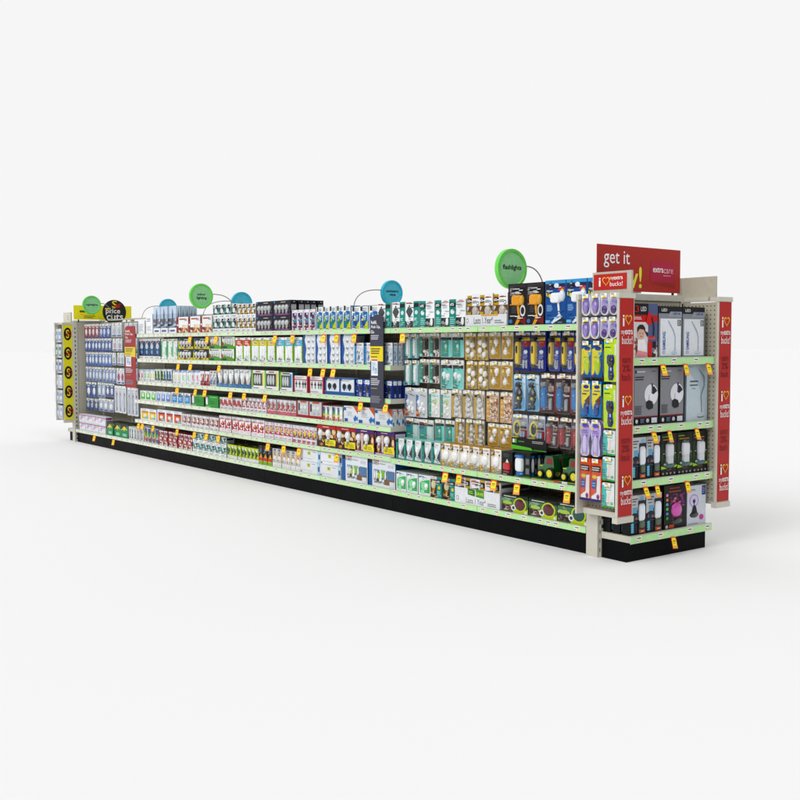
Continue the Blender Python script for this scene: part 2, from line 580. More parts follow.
# ------------------------------------------------------------------ end-of-aisle fixtures (one at each end)
def endcap(x0, sgn, detail, lab):
    """x0: where it meets the run; sgn +1 faces +x. Width .675 along y."""
    root = tag(empty('endcap_unit', (x0, .3375, 0), 0 if sgn > 0 else math.pi), lab, 'end display')
    # local frame: +x away from the run, y from -.3375 to .3375
    Y = .3375
    mbox('kick_plate', root, M_BLACK, (.0, -Y, 0, .174, Y, .108))
    dk = mbox('deck', root, M_BEIGE, (.0, -Y - .004, .108, .206, Y + .004, .143))
    rs = random.Random(11)
    def erail(par, z, n):
        m = MB(); L = 2 * Y + .02
        # leans back a little like a real ticket rail
        m.box(0, -.004, -.040, L, 0, 0, RAIL_G, 'd9d8cc', 'd9d8cc')
        m.box(0, -.006, 0, L, .004, .0022, 'c9c8bc')
        label_strip(m, L, -.0042, -.036, -.004, rs, n)
        o = m.build('price_rail', par, loc=(.206, -Y - .01, z + .001)); o.rotation_euler = (0, 0, math.pi / 2)
    erail(dk, .143, 5)
    mbox('back_panel', root, M_PEG_Y, (-.024, -Y + .014, .143, -.012, Y - .014, 1.41))
    mbox('top_rail', root, M_BEIGE, (-.030, -Y + .014, 1.41, .0, Y - .014, 1.445))
    for s in (-1, 1):
        y = s * (Y - .004)
        u = mbox('upright', root, M_BEIGE, (-.034, y - .012, .0, -.002, y + .012, 1.44))
        m = MB(); slots(m, -.002, y - .006, .16, 1.38, 'x'); m.build('slot_row', u, [M_SLOT])
    if detail:
        for z, n in ((1.0919, 5), (.731, 7), (.4405, 4)):
            sh = mbox('shelf', root, M_BEIGE, (.194, -Y, z - .040, .206, Y, z), (-.008, -Y, z - .014, .194, Y, z),
                      (-.008, -Y, z - .05, .18, -Y + .003, z - .014), (-.008, Y - .003, z - .05, .18, Y, z - .014))
            erail(sh, z, n)
    return root


endcap(.100, 1, True, 'beige pegboard endcap fixture with green-edged shelves on black base')
endcap(-8.325, -1, False, 'far beige endcap fixture mostly hidden behind yellow striped panel')


# ------------------------------------------------------------------ signs
def red_strip(w, h, n=3):
    """prints for the tall red loyalty strip, unit coordinates."""
    pr = []
    for i in range(n):
        c = 1 - (.105 + .3685 * i)
        pr += [('t', 'i', .20, c - .022, .32, c + .030, 'f6f2f0', 1), ('h', .62, c + .006, .50, .050, .26, 'f2b62c'),
               ('t', 'my', .08, c - .066, .34, c - .042, 'f6f2f0'), ('t', 'extra', .36, c - .059, .92, c - .035, 'f6f2f0', 1), ('t', 'bucks!', .14, c - .103, .90, c - .066, 'f6f2f0')]
        if i < n - 1:
            d = c - .105
            pr += [('t', 'earn', .20, d - .085, .80, d - .062, '7d0f12'), ('t', '2%', .22, d - .125, .78, d - .092, '7d0f12', 1),
                   ('t', 'back', .18, d - .165, .82, d - .132, '7d0f12')]
    return pr


def wing(x0, y0, sgn, lab, strip):
    """Side panel hung on an endcap: tray of pegboard .295 wide, .12 deep, its printed strip facing +x.
    sgn +1: opens towards -y, -1: opens towards +y."""
    root = tag(empty('wing_display', (x0, y0, .25)), lab, 'side display', 'side panels hung on the endcaps')
    W, Dp, H = .295, .12, 1.16
    ya, yb = (0, Dp)
    back = (0.012, Dp - .022, .03, W - .013, Dp - .012, H - .01) if sgn > 0 else (.012, .0, .03, W - .013, .010, H - .01)
    mbox('pegboard_panel', root, M_PEG_X, back)
    mbox('frame', root, M_BEIGE, (0, ya, 0, .012, yb, H), (W - .013, ya, .0, W, yb, H),
         (.012, ya + (.05 if sgn > 0 else .012), 0, W - .013, yb - (0 if sgn > 0 else .05), .03))
    mbox('top_rail', root, M_BEIGE, (-.003, ya + (.035 if sgn > 0 else -.003), H, W - .07, yb + .002, H + .022), (-.003, ya - .003, H - .006, .020, ya + .034, H + .022), (W - .055, ya + (.02 if sgn > 0 else -.006), H - .006, W - .014, yb + .004, H + .020), (W - .0138, ya - .004, H - .006, W + .005, yb + .004, H + .0202))
    mbox('foot_cap', root, M_BEIGE, (W - .030, ya - .004, -.018, W + .006, yb + .004, .014))
    m = MB(); w = Dp - .014; h = H - .026
    m.box(-w / 2, 0, 0, w / 2, .002, h, strip[0], strip[0])
    draw(m, strip[1], w, h)
    o = m.build('printed_strip', root, loc=(W + .0025, ya + Dp / 2, .018)); o.rotation_euler = (0, 0, math.pi / 2)
    return root


RED = 'b8201c'
STR = (RED, red_strip(.106, 1.1))
wing(.040, -.150, 1, 'near beige side panel with red loyalty strip, hung with insole packs', STR)
wing(.040, .687, -1, 'far beige pegboard side panel with red strip, right of the endcap', STR)
yel = []
for i in range(5):
    c = .905 - .203 * i
    yel += [('e', .5, c, .44, .068, '16140f'), ('t', 'S', .30, c - .045, .68, c + .045, 'ecd81c', 1),
            ('p', [(.55, c + .0), (.92, c + .02), (.88, c + .034), (.52, c + .012)], 'b6221c'), ('p', [(.30, c - .012), (.62, c - .004), (.66, c + .008), (.3, c + .004)], 'b6221c'),
            ('p', [(.62, c - .03), (.9, c - .012), (.86, c + .0), (.6, c - .016)], 'b6221c')]
wing(-8.545, -.150, 1, 'far side panel with yellow strip of black discount discs', ('ece21e', yel))


def board(name, lab, cat, w, h, col, prims, loc, rz=math.pi / 2, outline=None, th=.004, group=None, edge=None, legs=()):
    m = MB()
    if outline: m.plate(outline, 0, th, col, edge)
    else: m.box(-w / 2, 0, 0, w / 2, th, h, col, edge or col)
    draw(m, prims, w, h)
    if not legs:
        o = m.build(name, loc=loc)
    else:
        o = empty(name, loc); m.build('board', o)
        for lx, z0, z1 in legs:
            mbox('bracket', o, M_SLOT, (lx - .006, th + .001, z0, lx + .006, th + .010, z1))
    o.rotation_euler = (0, 0, rz)
    tag(o, lab, cat, group)
    return o


# header over the near endcap, facing the end of the aisle
board('header_sign', 'large red get it now header board above the near endcap', 'sign', .71, .25, 'ac2a22', [
    ('t', 'get it', .075, .50, .375, .88, 'f2f6fa'), ('t', 'now!', .075, .08, .52, .56, 'e6e03a', 1),
    ('p', [(.63, .20), (.93, .26), (.93, .10)], '94261f'), ('p', [(.62, .25), (.92, .22), (.92, .73), (.63, .70)], 'b02040'),
    ('t', 'extra', .655, .455, .785, .575, 'f4eeee', 1), ('t', 'care', .788, .445, .905, .545, 'e6b6bc'), ('m', .78, .37, .90, .41, 1, 'd99aa4')],
    (.055, .347, 1.46), legs=((-.3, -.05, .1), (.3, -.05, .1)))
# header over the far endcap
board('header_sign', 'yellow header board at the far end, behind the round signs', 'sign', .72, .17, 'f8ec24', [
    ('m', .10, .42, .32, .74, 1, '6d5a16'), ('m', .10, .36, .36, .40, 1, 'c8701c'), ('m', .17, .10, .37, .30, 2, '7a6a20')],
    (-8.22, .338, 1.468), legs=((-.3, -.03, .1), (.3, -.03, .1)))


def topper(x, y, lab, flip):
    m = MB(); w, h = .268, .108
    m.box(-w / 2, 0, 0, w / 2, .014, h + .018, 'b9b5a5', 'b9b5a5')
    root = empty('sign_holder', (x, y, 1.424)); m.build('holder', root)
    m = MB(); m.box(-w / 2 + .010, -.002, .03, w / 2 - .030, -.0002, h + .006, RED, RED)
    draw(m, [('t', 'i', .14, .22, .20, .80, 'f6f2f0', 1), ('h', .37, .53, .24, .62, .22, 'f2b62c'),
             ('t', 'my', .50, .56, .62, .80, 'f6f2f0'), ('t', 'extra', .62, .62, .90, .84, 'f6f2f0', 1), ('t', 'bucks!', .50, .20, .90, .50, 'f6f2f0')], w - .05, h - .028, -.002, ox=-w / 2 + .016, oz=.032)
    m.build('printed_card', root)
    if flip: root.rotation_euler = (0, 0, math.pi)
    tag(root, lab, 'sign', 'toppers of the side panels')


topper(.198, -.052, 'small red loyalty card in beige holder on near side panel', False)
topper(.150, .740, 'beige back of the sign holder above far right side panel', True)
m = MB(); m.box(-.135, 0, 0, .135, .012, .13, 'cfcbbd', 'bdb9aa')
draw(m, [('r', .06, .1, .9, .94, 'dcd8c4'), ('m', .5, .3, .8, .8, 3, 'b9a7b8')], .27, .13)
tag(m.build('sign_holder', loc=(-8.40, -.04, 1.424)), 'pale card holder on the far left side panel', 'sign', 'toppers of the side panels')


# round category signs on wire arms
def disc(x, yc, zc, dia, outer, inner, lines, lab, foot, side):
    r = dia / 2
    root = empty('round_sign', (x, yc, zc), math.pi / 2)
    m = MB()
    m.plate(ell(0, 0, r, r, 48), 0, .022, outer, outer)
    m.build('disc', root)
    m = MB()                                          # raised rim
    n = 48
    for k in range(n):
        a, b = 2 * math.pi * k / n, 2 * math.pi * (k + 1) / n
        prof = [(r, -.0), (r * .985, -.007), (r * .86, -.007), (r * .80, -.0008)]
        for (r0, y0), (r1, y1) in zip(prof, prof[1:]):
            m.face([(r0 * math.cos(a), y0, r0 * math.sin(a)), (r0 * math.cos(b), y0, r0 * math.sin(b)),
                    (r1 * math.cos(b), y1, r1 * math.sin(b)), (r1 * math.cos(a), y1, r1 * math.sin(a))], outer, 1, True)
    m.build('rim', root)
    m = MB()
    m.face([(x_, -.0006, z_) for x_, z_ in ell(0, 0, r * .81, r * .81, 48)], inner)
    draw(m, lines, dia, dia, y=-.0006, oz=-r)
    m.build('face', root)
    m = MB(); s = side
    pts = []
    fx = foot[0] - yc; fz = foot[1] - zc                # local x = world y
    sx = s * r * .97
    for k in range(13):
        t = k / 12
        # a bent spring-steel arm: leaves the disc level, drops to the spine
        bx = (1 - t) ** 2 * sx + 2 * (1 - t) * t * (fx - s * .02) + t * t * fx
        bz = (1 - t) ** 2 * .02 + 2 * (1 - t) * t * (.03) + t * t * fz
        pts.append((bx, .010, bz))
    m.tube(pts, .0042, '7d8080', 6)
    m.build('arm', root)
    tag(root, lab, 'sign', 'round category signs on wire arms')


GR, GI = '6ad656', '90d896'
TL, TI = '26b2d0', '4cbcd6'
K = '101312'
disc(-.70, .070, 1.623, .242, GR, GI, [('t', 'flashlights', .19, .44, .82, .60, K, 2)], 'green round flashlights sign above the flashlight boxes', (.36, 1.46), 1)
disc(-5.0, .092, 1.625, .238, GR, GI, [('t', 'indoor', .32, .52, .68, .62, K, 2), ('t', 'lighting', .29, .35, .72, .48, K, 2)], 'green round indoor lighting sign on a wire arm', (.46, 1.46), 1)
disc(-7.9, .086, 1.632, .220, GR, GI, [('t', 'nightlights', .18, .44, .82, .57, K, 2)], 'green round nightlights sign in front of yellow header', (.34, 1.45), 1)
disc(-2.78, .70, 1.580, .205, TL, TI, [('t', 'sanitization', .2, .52, .80, .62, K, 2), ('t', 'wipes', .36, .36, .66, .48, K, 2)], 'teal round sanitization wipes sign, fully visible', (.33, 1.46), -1)
disc(-5.45, .76, 1.585, .235, TL, TI, [('m', .42, .46, .60, .55, 1, K)], 'teal round sign half hidden above orange bulb cartons', (.33, 1.46), -1)
disc(-7.0, .645, 1.58, .212, TL, TI, [], 'teal round sign half hidden behind pale city-picture boxes', (.33, 1.46), -1)
# round black price cuts sign
pc = empty('round_sign', (-8.02, .405, 1.558), math.pi / 2)
m = MB(); m.plate(ell(0, 0, .146, .146, 48), 0, .006, '26251f', '26251f')
draw(m, [('t', 'S', .40, .66, .62, .97, 'e8d21c', 1), ('p', [(.5, .70), (.78, .80), (.75, .86), (.48, .76)], 'b6221c'), ('p', [(.55, .66), (.76, .70), (.72, .76), (.52, .71)], 'b6221c'), ('r', .10, .60, .34, .66, 'e0c81c'),
         ('t', 'price', .13, .38, .74, .64, 'f2f2ee', 1), ('t', 'cuts', .16, .17, .86, .41, 'f2f2ee', 1)], .292, .292, oz=-.146)
m.build('disc', pc)
mbox('bracket', pc, M_SLOT, (-.01, .007, -.14, .01, .016, .02))
tag(pc, 'round black price cuts sign with white lettering', 'sign')


# upright loyalty posters hanging in front of the run
def poster(x, y, z0, w, h, col, lab, lower=None):
    ol = [(-w / 2, 0), (w / 2, 0), (w / 2, h - .02), (w / 2 - .02, h), (-w / 2 + .06, h), (-w / 2 + .018, h - .02), (-w / 2, h - .05)]
    pr = [('t', 'Refill,', .08, .895, .52, .935, 'f2f2f4', 1), ('t', 'Pick Up,', .08, .845, .80, .885, 'f2f2f4', 1), ('t', 'Go.', .08, .80, .34, .835, 'f2f2f4', 1),
          ('m', .08, .73, .86, .785, 3, 'c9c9d0'), ('r', .0, .50, 1, .66, 'e8cf1c'), ('m', .08, .575, .80, .645, 3, '2a2718'), ('m', .08, .535, .7, .56, 1, '6d6420'),
          ('r', .10, .345, .60, .525, 'e9eef2'), ('r', .12, .505, .58, .52, 'c0392f'), ('ph', .16, .37, .54, .49, 3, 4, ['b9cbdc', 'dfe6ec', '8fb0d0'], 4),
          ('m', .08, .24, .76, .32, 4, 'cfcfd6'), ('m', .08, .20, .8, .215, 1, 'a8a57c'), ('m', .08, .05, .88, .13, 5, '8e8c99')]
    m = MB(); m.plate(ol, 0, .004, col, col)
    draw(m, pr, w, h)
    o = m.build('hanging_poster', loc=(x, y, z0))
    tag(o, lab, 'poster', 'tall loyalty posters clipped to the shelving')


# ------------------------------------------------------------------ yellow sale tickets hanging from the rails
TICK = None


def ticket(x, y, z, rz, lab):
    global TICK
    if TICK is None:
        m = MB(); m.plate([(-.020, -.066), (.020, -.066), (.020, 0), (-.020, 0)], 0, .0006, 'ee5424', 'ee5424')
        w, h = .040, .066
        draw(m, [('r', 0, 0, 1, .24, 'f6a03c'), ('p', [(.08, .22), (.92, .22), (.92, .78), (.68, .90), (.32, .90), (.08, .78)], 'fae82c'),
                 ('m', .25, .55, .75, .72, 1, '54481a'), ('m', .2, .42, .8, .5, 1, '8f7a20'), ('m', .15, .08, .85, .15, 1, 'fbd9a8')], w, h, oz=-h)
        o = TICK = m.build('sale_ticket')
    else:
        o = TICK.copy(); COL.objects.link(o)
    o.location = (x, y, z); o.rotation_euler = (R((-20 if rz else -12) + random.uniform(-4, 4)), R(random.uniform(-3, 3) + 3), rz + R(random.uniform(-6, 6) + (0 if rz else 24)))
    setlabel(o, lab, 'sale ticket', 'yellow sale tickets hanging from the shelf rails')


# ------------------------------------------------------------------ what stands on the shelves
W_ = 'f0f2f3'
TEAL = '17998c'; AMB = 'c8a01a'; ORG = 'd9551c'
CITY = ['7f8da0', '5b6678', '9fb0c4', '33405a', 'b7c0cc']
BROWN = ['5a2c18', '8a4a1e', 'c98b4a', '3a1d12', 'e0c49a']
GLASS = ['9a9c9e', 'c9cbcc', 'e6e8e9', '6f7275', 'b5b0a6']
REDS = ['b5182a', 'e3e0de', '1d1a1c', 'd8d4d2', 'c22a3a']
PINKS = ['c8284a', 'ece8ea', '2a1c20', 'e7a9b4', 'f0eeee']


def T(s, a, b, c, d, col=K): return ('t', s, a, b, c, d, col, 1)


def r_(*a): return ('r',) + a
def m_(*a): return ('m',) + a
def e_(*a): return ('e',) + a
def ph(*a): return ('ph',) + a


# --- long top shelf
ctx(front=.0, z=HY[0], where='on the long top shelf')
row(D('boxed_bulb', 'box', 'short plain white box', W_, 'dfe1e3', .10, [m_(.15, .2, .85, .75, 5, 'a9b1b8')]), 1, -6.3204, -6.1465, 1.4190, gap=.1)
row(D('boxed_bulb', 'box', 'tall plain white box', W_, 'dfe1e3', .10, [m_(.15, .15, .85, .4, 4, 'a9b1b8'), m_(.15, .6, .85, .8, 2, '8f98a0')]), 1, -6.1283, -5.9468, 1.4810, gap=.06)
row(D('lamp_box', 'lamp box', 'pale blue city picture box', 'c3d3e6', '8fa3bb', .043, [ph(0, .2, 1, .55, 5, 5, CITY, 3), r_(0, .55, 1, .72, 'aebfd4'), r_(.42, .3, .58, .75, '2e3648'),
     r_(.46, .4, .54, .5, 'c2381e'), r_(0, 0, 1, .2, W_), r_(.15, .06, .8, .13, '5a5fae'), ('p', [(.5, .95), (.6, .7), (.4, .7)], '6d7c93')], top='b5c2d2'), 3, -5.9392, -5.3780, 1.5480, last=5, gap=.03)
row(D('food_box', 'box', 'red-striped white box', W_, 'd9d7d3', .12, [r_(0, 0, .17, 1, 'a81a28'), e_(.09, .8, .06, .06, '1d1a1c'), e_(.09, .5, .06, .06, W_), r_(.25, .82, .8, .9, 'c8481c'),
     ph(.17, 0, 1, .34, 7, 3, ['a8451c', 'd79a5a', 'e8d9c4', '7a2c14'], 5), ph(.5, .3, 1, .5, 4, 2, ['d9b48a', 'e9e2d8', 'e3cdb0'], 6), m_(.7, .74, .95, .9, 2, '7d838a')]), 3, -5.3687, -4.5948, 1.4330, gap=.03)
CART = lambda c1, c2, s: [r_(0, 0, 1, .26, W_), m_(.15, .08, .8, .18, 1, '8a9096'), ph(.0, .26, 1, .8, 3, 4, c1, s), r_(0, .80, 1, 1, W_), r_(.55, .82, .9, .97, '26282a'), m_(.1, .86, .5, .94, 1, 'c2481c'),
                         ('d', None, .5, .52, .24, .18, .004, 'dfe3e4'), r_(0, .26, .12, 1, c2)]
row(D('bulb_carton', 'carton', 'teal and black bulb carton', W_, W_, .10, CART(['1f3a34', TEAL, '2b2f30', '9fb5b0', '4a5654'], TEAL, 9)), 4, -4.5847, -4.1294, 1.5270, tiers=2, gap=.03)
row(D('bulb_carton', 'carton', 'orange and grey bulb carton', W_, W_, .10, CART(['3a332a', AMB, '8f8a80', 'c7c2b6', 'd9a94a'], AMB, 8)), 4, -4.1238, -3.7833, 1.5160, tiers=2, gap=.03)
row(D('bulb_multipack', 'bulb multipack', 'black and purple bulb multipack', '16141a', '1b1720', .057, [r_(0, 0, 1, .16, '6a1f78'), r_(0, .0, .05, .9, '3a1646'), m_(.45, .84, .85, .93, 1, 'c9c9cf'), e_(.07, .9, .05, .07, '2a8fc9'),
     ph(.06, .2, .96, .72, 8, 3, ['232126', '5b5e62', '3a3a40'], 2)] + [('b', None, x, .52, .085, 1, 'b9bcbe') for x in (.2, .4, .6, .8)] + [m_(.2, .05, .9, .11, 1, 'b58ac0')], top='222027'), 2, -3.7746, -3.1972, 1.5250, tiers=2, last=5, gap=.03)
row(D('bulb_box', 'bulb box', 'navy and red patterned box', 'e6e3ea', 'd5d3da', .08, [ph(.1, .1, .9, .85, 4, 6, ['2c2a6a', 'b32a44', 'e9e6ec', '3f4f9a', '8c2740'], 7), r_(.0, .9, 1, 1, 'eceaf0'), r_(.3, .45, .85, .55, '38a8bc'), ('p', [(.2, .0), (.6, .0), (.75, .2), (.4, .2)], '8c2030')]), 4, -3.1925, -2.8331, 1.4410, deep=2)
GAD = lambda c: [('p', [(.05, .05), (.95, .05), (.95, .75), (.5, .8), (.05, .6)], '2f7cc4'), r_(.1, .8, .35, 1, '24262a'), m_(.4, .8, .9, .95, 2, '9aa2aa'), ph(.15, .35, .85, .72, 4, 4, ['2a78c0', '8fc0dc', 'eef2f2', '2f9a8a'], 12),
                 ('p', [(.1, .5), (.3, .6), (.75, .12), (.5, .08)], c), ('p', [(.4, .0), (1, .0), (1, .4)], 'c8d832'), e_(.35, .42, .12, .05, 'e6d838')]
row(D('bulb_box', 'bulb box', 'white box with green beam', W_, '6aa0c8', .09, GAD('2f9a3a'), top='cfd6dc'), 5, -2.8273, -2.3504, 1.4540, deep=2, gap=.03)
row(D('bulb_box', 'bulb box', 'white box with blue beam', W_, '6aa0c8', .09, GAD('2338a8'), top='cfd6dc'), 3, -2.3465, -2.0118, 1.4410, deep=2, gap=.03)
row(D('floodlight_box', 'floodlight box', 'white box with dark diamond', W_, TEAL, .10, [r_(.60, 0, 1, 1, TEAL), r_(.62, .78, .98, .93, '16211f'), e_(.8, .58, .11, .08, 'cfe6e2'), m_(.66, .1, .94, .4, 4, '9fd6cc'),
     ('p', [(.30, .88), (.55, .62), (.30, .36), (.05, .62)], '3a3c40'), ('p', [(.30, .82), (.49, .62), (.30, .42), (.11, .62)], '5b5d60'), m_(.05, .92, .5, .98, 1, 'd0502a'), ph(.0, .0, .58, .26, 4, 3, ['2a2c2c', W_, '565a58', '8e8f8a'], 8)], top='cfe0dd'),
    3, -2.0082, -1.5303, 1.4580, deep=2, gap=.02)
row(D('floodlight_box', 'floodlight box', 'teal-edged white box of floods', W_, 'dfe3e3', .13, [r_(0, 0, .42, 1, TEAL), r_(.02, .72, .40, .90, '16211f'), T('60', .10, .76, .34, .86, 'e8ecec'), e_(.2, .55, .12, .09, 'dfeeea'), m_(.06, .1, .36, .38, 4, '9fd6cc'),
     m_(.5, .88, .95, .94, 1, 'd0502a'), m_(.5, .68, .9, .8, 2, 'b3b8bc'), ph(.42, 0, 1, .34, 6, 4, ['1f2422', '37403a', '4a5a3c', '9aa09a', '2a2c2c'], 15), ('d', None, .82, .2, .1, .16, .006, 'e8eaea')], top='dfe3e3'),
    3, -1.5282, -1.0511, 1.4560, last=2, gap=.015)
YR = [r_(0, .62, .36, .96, AMB), r_(.02, .70, .34, .88, '1a1a1a'), T('60', .08, .74, .28, .84, 'eceaea'), m_(.42, .84, .95, .92, 1, 'd0502a'), m_(.42, .70, .85, .8, 2, '6f7478'), e_(.82, .70, .09, .07, '33363a'), e_(.82, .70, .06, .045, W_),
      ph(0, .3, 1, .62, 7, 4, ['7a5636', 'a89a88', '5c4a3c', 'd3cabd', '8f7a60'], 21), ('d', None, .62, .46, .22, .16, .014, 'bdb5aa'), r_(.0, .3, .3, .42, AMB)]
row(D('bulb_box', 'bulb box', 'amber-topped bulb box in tray', W_, AMB, .12, YR, top='e0dfda'), 3, -1.0424, -0.6687, 1.4800, gap=.02, base=HY[0] + .008)


def tray(a, b, z, d, lip, words, lab, col='dfe2e5'):
    """white card display tray with a printed lip"""
    w = b - a; m = MB()
    m.box(-w / 2, -.005, 0, w / 2, -.002, lip, col, col); m.box(-w / 2, -.002, 0, w / 2, d, .004, col, col)
    m.box(-w / 2, -.002, 0, -w / 2 + .002, d, lip * 1.3, col, col); m.box(w / 2 - .002, -.002, 0, w / 2, d, lip * 1.3, col, col)
    draw(m, words, w, lip, y=-.005)
    o = m.build('display_tray', loc=((a + b) / 2, CTX['front'], z + .0004)); tag(o, lab, 'display tray')


LASTS = [e_(.055, .5, .03, .2, '55595e'), e_(.055, .5, .022, .14, 'e6e8ea'), ('t', 'Lasts 1 Year*', .22, .22, .68, .80, '33373c'), m_(.72, .2, .95, .55, 2, '70757a'), r_(.4, .86, .8, .98, 'd8a030')]
tray(-1.0472, -0.6651, HY[0], .13, .072, LASTS, 'white tray lettered Lasts 1 Year on the long top shelf')

# big flashlights on the top shelf
row(D('flashlight_box', 'flashlight', 'black box with yellow spotlight', '1d1b1e', '262428', .12, [ph(.02, .6, .3, .95, 3, 5, ['1d1b1e', '6b1a22', '3a3a3e', '8f8f92'], 3), r_(.05, .9, .95, .98, '3a3a40'), m_(.3, .85, .8, .9, 1, 'c8c8c8'), e_(.8, .35, .15, .14, 'd8d8d8'), e_(.8, .35, .1, .09, '2c2c2e'),
     ('p', [(.62, .1), (.98, .0), (.98, .22)], '8c1a24'), e_(.14, .1, .1, .05, '3f7fc0'), m_(.2, .3, .5, .46, 4, '5c5c60'), ('p', [(.35, 0), (.5, 0), (.72, .16), (.62, .3), (.62, .5), (.48, .5), (.55, .2)], 'e09a1c'),
     ('D', 'flashlight', .50, .60, .25, .13, .02, 'e6a01e'), ('d', 'lens', .76, .60, .12, .125, .018, 'd9a84a'), ('d', 'trigger', .50, .78, .14, .04, .01, 'b9babc'), m_(.12, .72, .5, .8, 2, 'a8a8aa')], top='333338'),
    2, -0.6599, -0.3549, 1.5280, gap=.02)
row(D('flashlight_box', 'flashlight', 'blue box with white spotlight', '1d5cae', '1a4f9c', .12, [r_(0, .92, 1, 1, '4aa0dc'), r_(.03, .8, .97, .92, '2b2f5a'), e_(.55, .88, .12, .05, 'dfe6f0'), r_(.65, .76, .95, .84, 'd8486a'), ph(.05, .6, .25, .8, 2, 4, ['3c4250', '9aa4b0', 'e0d43a', '2a3040'], 5),
     m_(.08, .3, .4, .45, 5, '8fb8e4'), r_(.02, .04, .25, .1, '7fc0ea'), ('p', [(.5, .0), (1, 0), (1, .12), (.7, .16)], '33363c'), e_(.84, .7, .1, .1, 'c8cf3a'), ('p', [(.3, .05), (.36, .02), (.80, .14), (.78, .22), (.74, .24), (.70, .5), (.60, .5), (.66, .22)], 'e6eaee'),
     ('D', 'flashlight', .55, .60, .24, .12, .02, 'eceff2'), ('d', 'lens', .84, .64, .14, .13, .02, 'dfe6ee'), ('d', 'trigger', .42, .56, .06, .03, .01, '9aa0a8')], top='5aaae0'),
    3, -0.3468, 0.1354, 1.5330, gap=.02)

# --- second long shelf
ctx(front=.0, z=HY[1], where='on the second long shelf')
row(D('bulb_box', 'bulb box', 'navy box with pale lamp', '274b7c', '1d3558', .07, [r_(0, 0, 1, .14, W_), r_(0, .88, 1, 1, 'c9d4dc'), r_(.5, .8, .8, .9, 'c85a2a'), ('d', None, .5, .62, .26, .14, .004, 'b9c4d0'), ('d', None, .5, .34, .2, .1, .003, '5aa0d4'), ph(.0, .2, .3, .8, 2, 5, ['1b2f50', '3f78a8', '101a2a'], 4), m_(.1, .04, .9, .1, 1, '8a94a0')], top='9fb0c0'), 4, -6.3262, -5.7581, 1.2290, last=2, gap=.04)
row(D('tube_lamp_box', 'tube lamp box', 'pale green tall tube box', 'dfe9e2', '8fc0a8', .07, [r_(0, .12, .2, .9, '5cb87c'), r_(0, 0, 1, .12, W_), r_(.3, .9, .9, .97, 'cf5a2a'), ('d', None, .6, .6, .14, .25, .006, 'eef0ee'), ('d', None, .5, .3, .1, .04, .003, 'e0b040'), r_(.75, .2, 1, .6, '7cc4a0')]), 3, -5.7434, -5.3548, 1.2240, last=2, gap=.04)
FOUR = lambda y0: [('b', None, x, y0, .072, 1, 'cfd2d3') for x in (.22, .42, .62, .82)]
row(D('bulb_multipack', 'bulb multipack', 'black and yellow bulb fourpack', '1a1a18', 'c8b81c', .09, [r_(0, 0, 1, .22, 'd6cf1e'), r_(0, 0, .06, .75, 'd6cf1e'), m_(.4, .82, .85, .93, 1, 'e0e0d8'), e_(.08, .85, .06, .1, '3a6fc0'), e_(.5, .15, .1, .1, 'b0282c')] + FOUR(.55), top='22221e'), 2, -5.3410, -4.6734, 1.2300, tiers=2, last=2, gap=.03)
row(D('bulb_multipack', 'bulb multipack', 'lime and white bulb fourpack', 'dfe5dc', '58a02c', .09, [('p', [(0, 0), (1, 0), (1, .2), (0, .6)], '5aa82a'), r_(.05, .04, .4, .22, '1f5a1c'), e_(.1, .4, .1, .14, 'c2304a'), m_(.2, .82, .9, .95, 1, '7a8088'), r_(.08, .84, .18, .96, '33363a')] + FOUR(.62)), 2, -4.6693, -4.1732, 1.2370, tiers=2, last=1, gap=.03)
TUBES = lambda c, s: [r_(0, .08, .08, .9, '7cb82e'), r_(.9, .08, 1, .9, '8cc83a'), r_(.08, .66, 1, .9, c), m_(.25, .7, .8, .86, 2, 'f0ecdc'), m_(.1, .02, .8, .07, 1, '9aa0a6'), r_(.3, .92, .6, .97, '8a9096'), e_(.95, .42, .06, .03, 'e0762a'),
                      ('d', None, .36, .38, .13, .24, .010, 'eef0f0'), ('d', None, .66, .38, .13, .24, .010, 'eef0f0'), r_(.3, .1, .42, .16, 'c0c4c6'), r_(.6, .1, .72, .16, 'c0c4c6')]
row(D('tube_lamp_box', 'tube lamp box', 'red twin tube bulb box', W_, 'a9c87a', .08, TUBES('d23a22', 1)), 2, -4.1638, -3.8896, 1.2290, gap=.04)
row(D('tube_lamp_box', 'tube lamp box', 'yellow twin tube bulb box', W_, 'a9c87a', .08, TUBES('d6c41e', 1)), 3, -3.8807, -3.4532, 1.2270, gap=.04)
row(D('tube_lamp_box', 'tube lamp box', 'light blue twin tube box', W_, 'a9c87a', .08, TUBES('5fb4dc', 1)), 3, -3.4417, -3.0323, 1.2260, gap=.04)
row(D('bulb_box', 'bulb box', 'tall white spiral bulb box', 'dfe3e6', '3f6cb4', .09, [('p', [(0, 0), (.24, 0), (.16, .2), (.26, .5), (.12, .8), (.22, 1), (0, 1)], '3566b8'), m_(.3, .93, .9, .98, 1, '9aa2aa')] +
     [x for zz in (.78, .56, .34, .13) for x in (('p', [(.34, zz - .05), (.5, zz - .1), (.55, zz), (.42, zz + .06)], '9da2a7'), ('p', [(.68, zz - .04), (.84, zz - .09), (.88, zz + .01), (.74, zz + .07)], 'aeb3b8'), e_(.48, zz + .03, .09, .04, 'f2f4f4'), e_(.8, zz + .04, .09, .04, 'f2f4f4'))]), 4, -3.0232, -2.3031, 1.2480, gap=.02)
